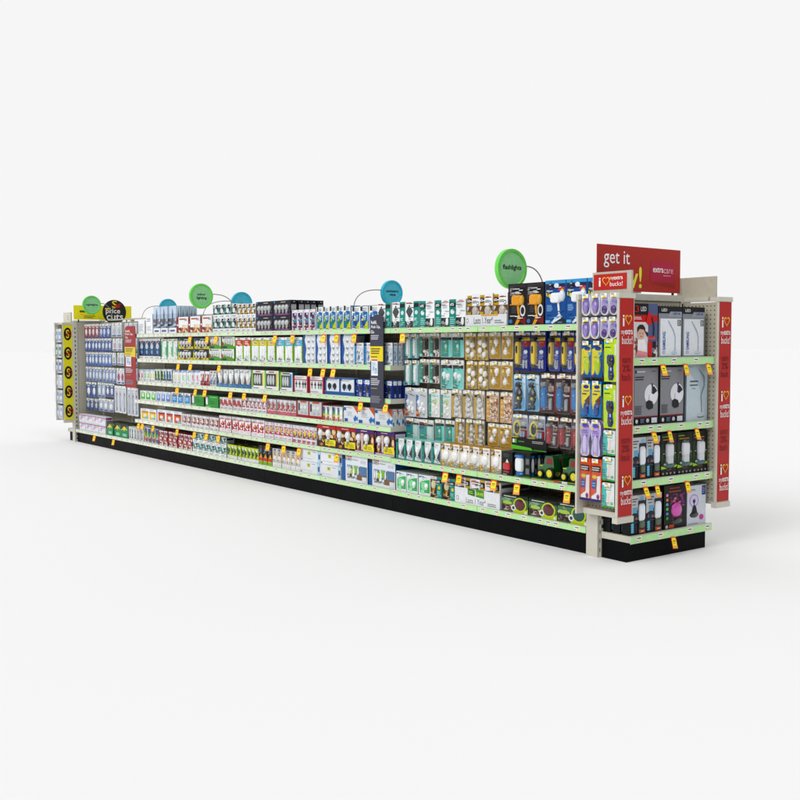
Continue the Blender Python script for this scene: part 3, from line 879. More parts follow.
row(D('bulb_box', 'bulb box', 'sky blue and white box', 'e2e7ea', '9fb4c8', .045, [r_(0, 0, .24, 1, '4a94d0'), r_(.02, .85, .22, .95, '1f4f86'), m_(.3, .86, .9, .95, 1, 'c8563a'), ph(.3, .2, .95, .75, 4, 4, ['c3cdd6', '8e9aa6', 'e6eaec', '3f66a8', 'dfe3e6'], 31), m_(.3, .05, .9, .14, 1, '9aa0a8')], top='cfd6dc'), 4, -2.2979, -1.8388, 1.1790, last=6, gap=.03)

# --- third long shelf
ctx(front=.0, z=HY[2], where='on the third long shelf')
def SLIM(c): return [e_(.5, .55, .22, .16, c), r_(.25, .3, .75, .42, c), r_(0, .88, 1, 1, 'b9cfe6'), m_(.2, .08, .8, .2, 2, 'b0b6ba')]
row(D('small_bulb_box', 'small bulb box', 'slim white and pink box', W_, 'd5d9dc', .07, SLIM('c83a6a')), 2, -6.3499, -6.1987, 0.9080, deep=2, gap=.05)
row(D('small_bulb_box', 'small bulb box', 'slim white and green box', W_, 'd5d9dc', .07, SLIM('6ec02e')), 2, -6.1960, -6.0482, 0.9110, deep=2, gap=.05)
row(D('small_bulb_box', 'small bulb box', 'slim white and yellow box', W_, 'd5d9dc', .07, SLIM('cfcf2e')), 2, -6.0457, -5.9112, 0.9130, deep=2, gap=.05)
row(D('small_bulb_box', 'small bulb box', 'dark and green slim box', 'cfe0cc', 'c2c9c4', .07, [r_(.0, .15, .45, .85, '2c3a30'), e_(.6, .5, .2, .15, '5fb83e'), r_(0, 0, 1, .1, W_), r_(.5, .15, .9, .3, '2a2c2e')]), 3, -5.9062, -5.6940, 0.9190, deep=2, gap=.05)
row(D('small_bulb_box', 'small bulb box', 'dark and blue slim box', 'c9dbe6', 'c2c9cc', .07, [r_(.0, .15, .45, .85, '2a3440'), e_(.6, .5, .2, .15, '3f98cc'), r_(0, 0, 1, .1, W_), r_(.5, .15, .9, .3, '2a2c2e')]), 3, -5.6916, -5.4887, 0.9230, deep=2, gap=.05)
def TALLW(c): return [r_(0, .86, 1, 1, '86a8d8'), e_(.34, .48, .16, .24, c), m_(.6, .2, .9, .7, 4, 'a9b4bc'), m_(.15, .06, .85, .14, 1, 'b0b6ba'), r_(.1, .9, .4, .96, 'f0f2f4')]
row(D('bulb_box', 'bulb box', 'white and pale yellow box', W_, 'd5d9dc', .08, TALLW('dfd08a')), 2, -5.4816, -5.2763, 0.9170, last=2, gap=.04)
row(D('bulb_box', 'bulb box', 'white and mint box', W_, 'd5d9dc', .08, TALLW('86cfa0')), 2, -5.2717, -5.0710, 0.9210, last=2, gap=.04)
row(D('bulb_box', 'bulb box', 'white and rose box', W_, 'd5d9dc', .08, TALLW('dc8ea4')), 2, -5.0666, -4.8682, 0.9250, last=2, gap=.04)
row(D('bulb_box', 'bulb box', 'deep red and white box', W_, 'b52838', .08, [r_(0, 0, 1, .3, 'b52838'), ph(.1, .3, .9, .8, 3, 3, REDS, 3), r_(0, .9, 1, 1, W_)]), 2, -4.8598, -4.6804, 0.9200, deep=2, gap=.04)
row(D('bulb_box', 'bulb box', 'grey-blue bulb card box', 'd3dbe0', 'b9c0c4', .06, [ph(.1, .1, .9, .75, 3, 5, ['8d99a4', 'c4ccd2', '3f6fa4', 'e6e8ea'], 3), r_(.3, .85, .8, .95, 'c85a2a')]), 2, -4.6722, -4.5263, 0.9280, deep=2, gap=.05)
def CONE(c): return [r_(0, 0, 1, .2, '2f86c8'), r_(0, .9, 1, 1, 'd8dadb'), ('p', [(.02, .72), (.28, .2), (.02, .2)], c), ('p', [(.98, .72), (.72, .2), (.98, .2)], c), e_(.5, .84, .14, .05, '6a9c5a'), ('d', None, .5, .60, .30, .22, .016, 'eceeee'),
                     ('D', None, .5, .30, .14, .09, .008, 'c9cbcc'), m_(.2, .05, .8, .12, 1, 'a9cde6')]
row(D('small_bulb_box', 'small bulb box', 'white bulb with black cone', 'e6e8e9', 'bfc6ca', .08, CONE('1e1b1a')), 3, -4.5143, -4.1998, 0.9450, deep=2, gap=.04)
row(D('small_bulb_box', 'small bulb box', 'white bulb with brown cone', 'e6e8e9', 'bfc6ca', .08, CONE('4a2a18')), 3, -4.1961, -3.8913, 0.9510, deep=2, gap=.04)
TUBE3 = lambda: [('d', None, x, .52, .075, .26, .008, 'c3c7c9') for x in (.28, .46, .64)]
row(D('tube_lamp_box', 'tube lamp box', 'lime-framed tube bulb box', 'e8eaea', '9ec83a', .08, [r_(0, .1, .12, 1, '7fbc34'), r_(.82, .2, .92, .92, 'd2c82c'), r_(.12, .2, .82, .85, '4a4d50'), m_(.1, .05, .7, .12, 1, '3c4044'), r_(.3, .9, .7, .96, 'c8542a')] + TUBE3()), 2, -3.8664, -3.4150, 0.9500, gap=.03)
row(D('tube_lamp_box', 'tube lamp box', 'blue-framed tube bulb box', 'e8eaea', '2b86b4', .08, [r_(0, .1, .12, 1, '7fbc34'), r_(.82, .2, .94, .92, '2b8cc0'), r_(.12, .2, .82, .85, '5a5e62'), m_(.1, .05, .7, .12, 1, '3c4044'), r_(.2, .9, .8, .97, '2c6a58')] + TUBE3()), 1, -3.3971, -3.1929, 0.9410, gap=.03)
row(D('bulb_box', 'bulb box', 'red-framed candle bulb box', 'e8eaea', 'b32035', .08, [r_(0, 0, .1, 1, 'b8243a'), r_(.0, .74, 1, .80, 'b8243a'), r_(.92, 0, 1, 1, 'b8243a'), m_(.15, .84, .8, .94, 2, 'c0707a')] +
     [x for q in (.22, .45, .68, .84) for x in (r_(q - .05, .28, q + .03, .7, '8e9296'), e_(q - .01, .52, .07, .07, '4a3030'))] + [m_(.1, .06, .9, .15, 1, 'a6aab0')]), 2, -3.1867, -2.7160, 0.9190, gap=.03)
row(D('floodlight_box', 'floodlight box', 'bright blue spotlight box', '1d68b8', '1a5aa4', .08, [r_(.1, .2, .98, .92, 'dfe4e8'), m_(.15, .80, .9, .92, 2, '7f868c'), r_(.05, .83, .15, .95, '101c30'), e_(.32, .5, .13, .18, '15181c'), e_(.68, .5, .13, .18, '15181c'), e_(.32, .35, .06, .08, '4a4f55'), e_(.68, .35, .06, .08, '4a4f55'), r_(.46, .3, .54, .6, 'a9c8e6')], top='9fb8d0'), 2, -2.7075, -2.2974, 0.9180, gap=.03)
row(D('bulb_box', 'bulb box', 'narrow royal blue box', '1d3fa4', '18358c', .042, [r_(.25, .72, .95, .95, 'e4e8ea'), ('d', None, .62, .44, .2, .22, .006, '2a2c30'), r_(.5, .06, .75, .24, 'a9b4c0'), r_(.0, .8, .2, .92, '4fa0dc')], top='6c88b8'), 5, -2.2922, -1.8400, 0.9160, last=5, gap=.05)

# --- fourth long shelf
ctx(front=.0, z=HY[3], where='on the fourth long shelf')
def SQ(c, c2): return [r_(.12, .12, .9, .82, c), e_(.5, .5, .22, .18, c2), m_(.15, .86, .8, .95, 1, '7aa0d8'), r_(.2, .7, .8, .78, c2)]
row(D('bulb_box', 'bulb box', 'white box with green square', W_, 'd5dadd', .08, SQ('4fbf38', 'd9f0d2')), 3, -6.3107, -5.8994, 0.6870, last=2, gap=.04)
row(D('bulb_box', 'bulb box', 'white box with periwinkle square', W_, 'd5dadd', .08, SQ('5a86d8', 'c9d8f4')), 3, -5.8894, -5.5363, 0.6930, last=2, gap=.04)
row(D('bulb_box', 'bulb box', 'white box with sky panel', W_, 'd5dadd', .08, [r_(.08, .1, .95, .8, '2f98d8'), r_(.3, .72, .95, .82, '8c2a34'), m_(.2, .3, .8, .62, 3, 'cfe6f6'), m_(.15, .87, .7, .95, 1, '7aa0d8')]), 3, -5.5245, -5.0866, 0.6990, last=2, gap=.04)
row(D('tube_lamp_box', 'tube lamp box', 'green box with white tube', '1f9a34', '157a28', .09, [r_(.3, .12, .95, .2, '2fb048'), e_(.6, .5, .22, .22, '27a83e'), ph(0, .1, .2, .95, 2, 5, ['15241a', '0f4018', '283a2c'], 2), ('D', None, .17, .52, .06, .36, .008, 'f0f2f0'), r_(.35, .82, .9, .9, '6fd078'), m_(.4, .3, .85, .6, 3, '2c5a32'), r_(.05, .02, .4, .1, '8ee090')], top='167028'), 2, -5.0734, -4.4823, 0.7000, last=2, gap=.03)
def SB(cols, s, accent): return [ph(.05, .28, .95, .82, 3, 4, cols, s), ('d', None, .5, .56, .26, .16, .004, accent), r_(0, .0, 1, .24, 'e6e2e6'), r_(.25, .86, .75, 1, 'cfd0d2'), m_(.15, .06, .85, .16, 1, 'a59aa4')]
row(D('mini_bulb_box', 'mini bulb box', 'small red and black bulb box', 'e4e0e0', 'c9c4c4', .07, SB(REDS, 4, 'c02a2e')), 5, -4.4723, -4.0594, 0.6930, deep=2, gap=.05)
row(D('mini_bulb_box', 'mini bulb box', 'small pink and grey bulb box', 'ebe6e8', 'c9c4c6', .07, SB(['b0344c', 'e6dde0', '8d8a8c', 'd6a9b0', '3a2a2e'], 5, 'd8c4c0')), 6, -4.0557, -3.6087, 0.7060, deep=2, gap=.05)
row(D('mini_bulb_box', 'mini bulb box', 'small rose-based bulb box', 'ebe6e8', 'c9c4c6', .07, SB(['8a8c90', 'd8d8da', '3a383c', 'c8c0a0', 'c0405a'], 6, 'c22c2e') + [r_(0, 0, 1, .24, 'd9707e')]), 6, -3.6036, -3.1465, 0.7140, deep=2, gap=.05)
row(D('floodlight_box', 'floodlight box', 'red box of silver floods', 'b8202a', 'a61a24', .09, [r_(.1, .16, .95, 1, 'c3c6c8'), r_(.3, .9, .8, 1, 'cf5a3a'), r_(.14, .4, .26, .86, '33363a'), ('d', None, .42, .62, .13, .14, .01, 'd9dcde'), ('d', None, .72, .62, .13, .14, .01, 'd9dcde'), ('d', None, .42, .32, .1, .1, .006, 'b4b8ba'), ('d', None, .72, .32, .1, .1, .006, 'b4b8ba')], top='c9c4c4'), 2, -3.1418, -2.7472, 0.7200, last=2, gap=.03)
row(D('small_bulb_box', 'small bulb box', 'slim rainbow-striped white box', 'e8eaea', 'd0d4d4', .07, [r_(0, 0, .42, .3, 'd8662a'), r_(0, .3, .42, .45, 'd8c42a'), r_(0, .45, .42, .65, '3fae5a'), r_(0, .65, .42, .95, '2a62b8'), ('d', None, .7, .5, .16, .3, .004, 'f4f4f2'), r_(.55, .05, .85, .16, 'b08a6a')]), 4, -2.7414, -2.4664, 0.6970, deep=3, gap=.05)
row(D('bulb_box', 'bulb box', 'white box with orange corner', 'dde2e6', 'c8d0d8', .05, [r_(.0, .72, .16, .92, '1f74c4'), r_(.05, .04, .28, .24, '1f66b4'), m_(.2, .86, .62, .95, 1, 'cf6a4a'), m_(.22, .38, .7, .68, 4, 'b4bcc4'), ('p', [(.66, 1), (1, 1), (1, .5), (.9, .66)], 'd2602a'), ('p', [(.66, .26), (.8, .48), (.9, .34), (1, .46), (1, .1), (.86, .2), (.76, .06)], '2f7ccc')], top='cfd5da'), 3, -2.4610, -1.8410, 0.7110, last=6, gap=.02)

# --- fifth long shelf
ctx(front=.0, z=HY[4], where='on the fifth long shelf')
def SQ2(c, c2): return [r_(.12, .1, .92, .80, c), r_(.12, .66, .92, .80, c2), e_(.5, .42, .2, .14, 'e9e4d4'), r_(.5, .14, .88, .3, '6fc8d8'), m_(.15, .86, .8, .95, 1, '7aa0d8')]
row(D('bulb_box', 'bulb box', 'white box with yellow panel', W_, 'd5dadd', .08, SQ2('e0c02a', 'c8882a')), 2, -6.3063, -5.8825, 0.5010, last=2, gap=.04)
row(D('bulb_box', 'bulb box', 'white box with orange panel', W_, 'd5dadd', .08, SQ2('e0622a', 'b02a24')), 3, -5.8725, -5.2837, 0.5110, last=2, gap=.04)
row(D('mini_bulb_box', 'mini bulb box', 'small brown and red box', 'e2dcdc', 'c0b8b8', .07, SB(['8a3a34', 'e0dada', '4a2620', 'b8444a', 'cfc4c0'], 14, 'd8cfc8')), 8, -5.2724, -4.4939, 0.5000, deep=3, gap=.05)
def SP_(cols, s): return [r_(0, .2, .16, .85, 'c8284a'), ph(.16, .25, 1, .85, 4, 4, cols, s), e_(.55, .55, .2, .16, 'c22438'), e_(.55, .55, .08, .07, 'e6b43a'), ('d', None, .42, .66, .13, .1, .003, 'e8e6e6'), r_(0, 0, 1, .2, 'e9e2e5'), r_(.2, .88, .8, 1, 'c8c9cb')]
row(D('mini_bulb_box', 'mini bulb box', 'white box with crimson spots', 'e9e4e6', 'cfc8ca', .08, SP_(PINKS, 5)), 7, -4.4860, -3.6555, 0.5270, deep=2, gap=.04)
row(D('mini_bulb_box', 'mini bulb box', 'white and blush bulb box', 'ebe6e8', 'cfc8ca', .07, SB(['c8405c', 'eee8ea', 'a9a4a6', 'e0b8be', '55484c'], 24, 'c6a23a')), 6, -3.6486, -3.1966, 0.5200, deep=2, gap=.05)
row(D('mini_bulb_box', 'mini bulb box', 'white and claret bulb box', 'ebe6e8', 'cfc8ca', .07, SB(['b02440', 'e9e2e4', '9a9496', 'dab0b8', '40383a'], 25, 'd8c02a') + [r_(0, 0, .5, .18, 'd86a80')]), 5, -3.1919, -2.8220, 0.5200, deep=2, gap=.05)
def BIG(top, s): return [ph(0, 0, 1, .82, 9, 5, BROWN, s), r_(0, .84, 1, 1, top), m_(.3, .89, .7, .95, 1, 'f0d8d0'), ('b', None, .2, .62, .11, 1, 'dfe2e4'), ('b', None, .62, .64, .12, 1, 'e4e6e8'), r_(.45, .08, .98, .36, 'e6dc1e'), T('60', .5, .14, .64, .28, '8a7a10'), m_(.68, .12, .95, .3, 3, '9c8c14')]
row(D('bulb_multipack', 'bulb multipack', 'red-topped brown bulb case', '6a3018', '5a2816', .10, BIG('d02a1e', 3), top='b8241c'), 2, -2.8133, -2.2985, 0.5510, gap=.01)
row(D('bulb_multipack', 'bulb multipack', 'purple-topped brown bulb case', '5a2c28', '4a2060', .10, BIG('5c2390', 4) + [r_(.34, .1, .42, .82, 'c9c4cc'), r_(0, 0, 1, .06, 'c8c0cc')], top='4f1f80'), 2, -2.2946, -1.8138, 0.5540, gap=.01)

# --- bottom deck of the run
ctx(front=-.004, z=ZB, where='on the bottom deck')
row(D('battery_pack', 'box', 'white and magenta block pack', 'dde0e6', 'ccd0d8', .08, [ph(.1, .2, .9, .8, 3, 3, ['dfe2e8', 'd9a9c4', 'e6e9ee', 'aab0c0'], 3), r_(0, .82, 1, .92, 'b0407c')]), 4, -8.1533, -7.2914, 0.3450, tiers=2, gap=.04)
row(D('bulb_box', 'bulb box', 'green and yellow sunburst box', '12925a', '0f7a4a', .08, [('p', [(0, .6), (1, .9), (1, 1), (0, 1)], '22261f'), ('p', [(.05, .5), (.5, .86), (.95, .55), (.6, .62), (.5, .45), (.4, .62)], 'e0c82a'), r_(.3, .1, .8, .3, '7fd0a4')], top='1d2a20'), 3, -7.2791, -6.6445, 0.3040, deep=2, last=3, gap=.03)
row(D('bulb_box', 'bulb box', 'white box with black window', 'e4e6e8', 'c9cccf', .07, [r_(.28, .12, .62, .8, '2e3236'), r_(.34, .3, .56, .6, '8a9096'), r_(0, .88, 1, 1, 'cfd4d6')]), 5, -6.6333, -6.2254, 0.2870, deep=3, gap=.08)
row(D('bulb_box', 'bulb box', 'rainbow-edged party bulb box', 'd9dde0', 'b4bcc4', .07, [('p', [(0, .1), (.6, .1), (.35, .5), (0, .6)], 'd8762a'), ('p', [(0, .4), (.5, .4), (.4, .7), (0, .8)], 'd8c82a'), ('p', [(.2, .5), (.8, .3), (.9, .6), (.3, .8)], '2f9a5a'), ('p', [(.2, .7), (1, .6), (1, .95), (.2, .95)], '3458a8'), r_(.5, .05, 1, .3, '2a64b4')]), 4, -6.2149, -5.8511, 0.3080, deep=2, gap=.05)
row(D('mini_bulb_box', 'mini bulb box', 'red holiday bulb box', 'e0dcdc', 'b42834', .08, [r_(0, 0, .2, 1, 'b4202c'), ph(.2, .1, 1, .9, 4, 6, ['b4202c', 'e6e2e2', '7a4a32', 'cfc4bc', 'a01a26', 'dcd8d6'], 8)]), 7, -5.8412, -5.0433, 0.3020, deep=2, gap=.03)
row(D('bulb_carton', 'carton', 'teal and white low carton', W_, 'cfd5d5', .08, [r_(0, .55, .14, 1, TEAL), ph(.14, .3, 1, .95, 3, 3, ['1c9486', 'dfe4e4', '3a4444', 'aebcba', 'e6e9e9'], 8), r_(0, 0, 1, .28, W_), m_(.15, .08, .8, .2, 1, '9aa0a4'), r_(.7, .75, .95, .95, '1d2a28')]), 6, -5.0302, -4.3425, 0.3320, tiers=2, gap=.03)
row(D('mini_bulb_box', 'mini bulb box', 'small yellow-green bulb box', 'b9c83a', '7a9a2a', .045, [r_(0, 0, 1, .22, 'e2e4e2'), ('p', [(0, .25), (.5, .25), (.3, .8), (0, .8)], '3f8a34'), e_(.55, .55, .24, .15, '1f2a1c'), ('d', None, .5, .82, .25, .1, .004, 'dfe2dc'), r_(.7, .3, 1, .5, 'd8cf2a')], top='30352c'), 9, -4.3308, -3.7533, 0.2790, deep=4, gap=.04)
row(D('mini_bulb_box', 'mini bulb box', 'black box with orange flame', '191b1c', '202224', .05, [r_(0, 0, 1, .22, '8fb82e'), ('p', [(0, .2), (1, .2), (1, .32), (0, .38)], 'd8421e'), ('p', [(.2, .36), (.9, .34), (.6, .6)], 'e0a02a'), e_(.5, .74, .26, .08, '3f7fb0')], top='2b2d2e'), 3, -3.7464, -3.5277, 0.3150, deep=4, gap=.04)
row(D('mini_bulb_box', 'mini bulb box', 'white box with orange brackets', 'dfe0df', 'c0bfba', .05, [ph(.1, .25, .9, .8, 3, 4, ['e0a83a', 'c9cac8', '6f7274', 'e2e2df', '9fb0b8'], 6), ('d', None, .5, .5, .22, .14, .004, 'e6e8e8'), r_(0, 0, 1, .2, 'e4e5e4'), r_(.2, .86, .8, .98, '8f9294')], top='8a8a88'), 6, -3.5211, -3.0730, 0.3070, deep=4, gap=.04)
row(D('bulb_case', 'case', 'wide plain white case', 'e2e6e9', 'd0d8de', .12, [r_(.86, 0, 1, 1, 'b5d4e8'), r_(.9, .3, .98, .7, '3a6a94'), m_(.08, .2, .7, .3, 1, 'c0c6ca'), r_(.36, .56, .5, .84, 'd6cc2a'), m_(.38, .6, .48, .8, 2, '4a4a1c'), e_(.05, .12, .03, .06, '26282a'), m_(.6, .8, .84, .88, 1, '5fa0d0')]), 2, -3.0638, -2.4789, 0.3410, tiers=2, gap=.02)
row(D('light_set_box', 'lamp box', 'large blue and white box', 'dde2e7', '2b6cb4', .11, [r_(0, 0, .14, 1, '2468b4'), r_(.0, .82, .14, .96, '15181c'), T('LED', .17, .80, .40, .90, '7c8288'), m_(.42, .80, .66, .88, 1, 'a4abb0'), r_(.17, .92, .4, .96, 'd0602a'), e_(.78, .78, .05, .06, 'c4cacf'), e_(.89, .78, .05, .06, 'c4cacf'),
     ph(.2, .12, .72, .62, 9, 5, ['8fa2b0', 'cfd6da', '6c7c88', 'e2e6e6', '4a5a60', 'a98a6a'], 9), r_(.36, .3, .44, .52, 'b8c83a'), r_(.5, .36, .6, .6, '7cc23e'), r_(.72, .3, .98, .62, '5f84b0'), r_(.6, .1, .98, .3, '8a6a50'), r_(.8, .04, .98, .24, 'cfd6dc')] +
     [('d', None, x, .42, .025, .17, .004, 'f0f2f2') for x in (.24, .31, .47, .64)], top='2a2e33'), 2, -2.4680, -1.7984, 0.3520, gap=.02, last=2)
row(D('bulb_box', 'bulb box', 'green-glow white bulb box', 'e2e9e8', 'c8d8d4', .10, [('p', [(.1, .12), (.95, .12), (.95, .80), (.5, .74), (.1, .60)], '42b86a'), e_(.45, .46, .26, .2, '8fd8a4'), e_(.1, .9, .07, .05, '2a6cc0'), m_(.3, .86, .9, .92, 1, '4a88c8'), ('b', None, .68, .48, .14, 1, 'f4f6f4'), r_(.2, .08, .5, .26, '9fe0b0')], top='b9c9c9'), 3, -1.7926, -1.4136, 0.2900, deep=2, last=3, gap=.04)
row(D('bulb_box', 'bulb box', 'brown box with teal edge', '4a2c1c', TEAL, .10, [ph(0, 0, .56, .85, 4, 6, ['3a2418', '6a3c1c', 'c08a2c', '2a1a14', '8a5a24'], 8), r_(0, .86, .56, 1, 'd9d9d6'), m_(.05, .9, .5, .96, 1, 'c8502a'), r_(.56, 0, 1, 1, TEAL), r_(.6, .70, .98, .88, '14201e'), T('60', .68, .74, .9, .84, 'e2e8e6'),
     e_(.78, .5, .1, .08, 'e6c42a'), m_(.62, .1, .94, .35, 3, '9fdcd0'), ('d', None, .28, .6, .2, .2, .01, 'c9c29c'), ('d', None, .28, .25, .08, .1, .006, 'd8a03a')], top='8a7a70'), 2, -1.4071, -1.1502, 0.2950, last=3, gap=.03)
row(D('floodlight_box', 'floodlight box', 'white floodlight box in tray', 'e6e8ea', 'c9cccf', .12, [r_(.0, .86, .5, .92, 'd0602a'), r_(.60, .60, .95, 1, AMB), r_(.62, .68, .93, .90, '1a1a1a'), T('20', .68, .72, .86, .84, 'eceaea'), m_(.05, .76, .5, .84, 1, '8a9096'), ('p', [(.0, .6), (.5, .66), (.56, .3), (.1, .3)], '4a4644'), ('d', None, .30, .45, .24, .14, .012, '5c5652'),
     r_(.56, .26, .7, .5, AMB)]), 3, -1.1362, -0.7220, 0.3180, deep=2, gap=.02, base=ZB + .006)
tray(-1.1422, -0.7166, ZB, .14, .10, [('t', 'Lasts 1 Year*', .26, .08, .70, .44, '33373c'), e_(.06, .3, .03, .14, '55595e'), e_(.06, .3, .02, .1, 'e6e8ea'), m_(.74, .08, .96, .3, 2, '70757a'),
     ('p', [(.30, .62), (.46, .56), (.46, .98), (.30, 1.02)], '2a6a22'), ('p', [(.48, .56), (.66, .50), (.66, 1.0), (.48, 1.06)], '3a8a28'), T('SAVE', .48, .66, .65, .86, 'c9e03a'), m_(.32, .68, .44, .9, 2, 'a9c83a')], 'white tray lettered Lasts 1 Year on the bottom deck')
row(D('light_set_box', 'lamp box', 'green box with maroon disc', '5a7a4a', '2a2c2a', .055, [r_(0, .8, 1, 1, '1f2a22'), m_(.08, .84, .7, .94, 1, 'c9d8c4'), ph(0, .45, .6, .8, 5, 3, ['5c8a62', '8aa890', '3a5a40', 'b9c8bc'], 8), e_(.22, .52, .18, .1, 'a9c85a'), ph(.02, .08, .42, .4, 5, 3, ['3a2c30', '8a5a60', 'b9a4a0', '2a2a2c'], 6),
     ('p', [(.42, 0), (1, 0), (1, .3), (.7, .12), (.5, .2)], 'b4c83a'), e_(.7, .5, .245, .40, 'b9cf3a'), ('d', 'lamp_disc', .7, .5, .215, .355, .006, '6a1426'), e_(.46, .28, .09, .17, 'e0e4e0'), e_(.46, .28, .05, .09, '4a5a5a'), e_(.93, .1, .05, .09, 'd9dcd4')], top='2f332e'), 2, -0.7076, -0.2367, 0.2610, deep=5, gap=.03)
row(D('light_set_box', 'lamp box', 'green box with dark teal disc', '5a7a4a', '2a2c2a', .055, [r_(0, .8, 1, 1, '1f2a22'), m_(.08, .84, .7, .94, 1, 'c9d8c4'), ph(0, .45, .6, .8, 5, 3, ['5c8a62', '8aa890', '3a5a40', 'b9c8bc'], 9), e_(.22, .52, .18, .1, 'a9c85a'), ph(.02, .08, .42, .4, 5, 3, ['3a2c30', '8a5a60', 'b9a4a0', '2a2a2c'], 7),
     ('p', [(.42, 0), (1, 0), (1, .3), (.7, .12), (.5, .2)], 'b4c83a'), e_(.7, .5, .245, .40, 'b9cf3a'), ('d', 'lamp_disc', .7, .5, .215, .355, .006, '0f5a54'), e_(.46, .28, .09, .17, 'e0e4e0'), e_(.46, .28, .05, .09, '4a5a5a'), e_(.93, .1, .05, .09, 'd9dcd4')], top='2f332e'), 1, -0.2335, 0.0002, 0.2690, deep=5, gap=.03)

# --- low shelf under the peg area
ctx(front=.0, z=.3719, where='on the low right shelf')
row(D('floodlight_box', 'floodlight box', 'teal box with dark beams', 'dfe6e6', 'b9cfcb', .075, [r_(0, 0, .3, 1, '18a090'), r_(.03, .80, .27, .94, '14201e'), m_(.4, .86, .95, .92, 1, 'd0602a'), ('p', [(.2, .78), (.45, .3), (.2, .12)], '4a5558'), ('p', [(.98, .72), (.62, .3), (.98, .1)], '4a5558'), ('d', None, .56, .55, .18, .18, .012, 'e6ecec'), r_(.45, .08, .7, .24, 'c9d4d4'), r_(.0, 0, 1, .05, '18a090')], top='9fd0c8'), 5, -1.8021, -1.3078, 0.5180, deep=3, gap=.03)
row(D('bulb_box', 'bulb box', 'amber box with white globe', 'e6e2da', 'cfc8b8', .085, [r_(0, .0, .32, 1, AMB), r_(.02, .76, .34, .92, '1a1a1a'), T('60', .08, .79, .28, .89, 'eceaea'), m_(.42, .88, .95, .93, 1, 'd0602a'), e_(.82, .76, .07, .05, '4a4d50'), r_(0, .28, .3, .7, 'dcd8d0'), ('d', None, .56, .50, .34, .24, .022, 'ececea'), ph(.3, .0, 1, .2, 4, 2, ['a9a68a', '8f9a80', 'cfcdbb'], 8), r_(.45, .16, .7, .26, 'b9b4a8')], top='b88a2a'), 6, -1.3036, -0.7194, 0.5230, deep=3, gap=.03)
row(D('lantern_box', 'lantern', 'black box with red lantern', '17181a', '202224', .10, [m_(.1, .76, .8, .94, 4, '5a5c60'), ('p', [(.35, .55), (.5, .7), (.65, .55), (.5, .46)], 'cfe0c8'), ('D', 'lantern', .5, .38, .34, .16, .012, 'cc2228'), r_(.15, .35, .85, .41, '2a1a1c'), ('D', 'lantern_base', .5, .16, .3, .05, .01, 'a81c22'), m_(.1, .02, .6, .07, 1, 'd9d9d9')], top='2a2c2e'), 1, -0.7104, -0.6129, 0.5190, gap=.03)
row(D('lantern_box', 'lantern', 'black box with blue-capped lantern', '17181a', '202224', .05, [r_(0, 0, 1, .06, '3f9a2a'), ('D', 'lantern', .36, .50, .22, .30, .02, 'e4e8ea'), ('D', 'cap', .36, .84, .24, .06, .022, '2a7cd0'), ('d', 'lantern_base', .36, .14, .24, .10, .02, '2474cc'), r_(.68, .5, .96, .8, '33383a'), r_(.72, .54, .92, .76, '78807c'), r_(.68, .12, .96, .42, '33383a'), r_(.72, .16, .92, .38, '7c8480')], top='2a2c2e'), 1, -0.6103, -0.4637, 0.5240, deep=5, gap=.03)

# header card of the lantern display
board('display_header', 'black header card with green swoosh above the boxed lanterns', 'header card', -0.4138 - -0.7135, 0.5970 - 0.5270, '101211', [
    ('p', [(0, .0), (.62, .0), (.56, .22), (0, .36)], '5cc42a'), r_(.03, .56, .09, .88, 'dfe6df'), r_(.10, .54, .15, .9, '4ab82a'), ('m', .2, .60, .42, .82, 1, '3f8a34'), ('m', .6, .62, .93, .86, 2, 'a9aaa8'), ('p', [(.62, 0), (1, 0), (1, .1), (.66, .12)], '3a8a22')],
    ((-0.4138 + -0.7135) / 2, .085, 0.5270), rz=0)


# toy tractors beside the lanterns
def tractor():
    root = empty('toy_tractor')
    G = '175f2a'
    m = MB()
    # hood, cab and rear body as one outline given its depth
    m.plate([(-.060, .042), (-.056, .076), (-.020, .084), (-.014, .084), (-.010, .124), (-.004, .129), (.046, .132), (.052, .127), (.058, .082), (.060, .040), (.04, .034), (-.04, .034)], .0, .052, G, '124e20', 1)
    m.plate([(-.006, .124), (.050, .127), (.050, .133), (-.002, .133)], -.003, .055, '14562a', '124e20', 1)
    m.build('body', root)
    m = MB(); m.plate([(.000, .086), (.046, .084), (.042, .120), (.004, .120)], -.0012, -.0004, '8a2a2c', '8a2a2c'); m.build('window', root)
    m = MB(); m.box(-.058, -.0012, .070, -.030, -.0004, .075, 'd8cf2a'); m.build('stripe', root)
    for cx, cz, r, nm in ((-.040, .026, .0235, 'wheel'), (.036, .033, .033, 'wheel')):
        for yy, s in ((-.014, 1), (.052, -1)):
            m = MB(); m.plate(ell(cx, cz, r, r, 22), yy, yy + .016, '15191a', '15191a'); w = m.build(nm, root)
            m = MB(); m.plate(ell(cx, cz, r * .66, r * .66, 18), yy - .0016, yy - .0002, 'dccf20', 'dccf20'); m.dome(cx, cz, r * .3, r * .3, .003, 'e6da3a', yy - .0018); m.build('rim', w)
    return root


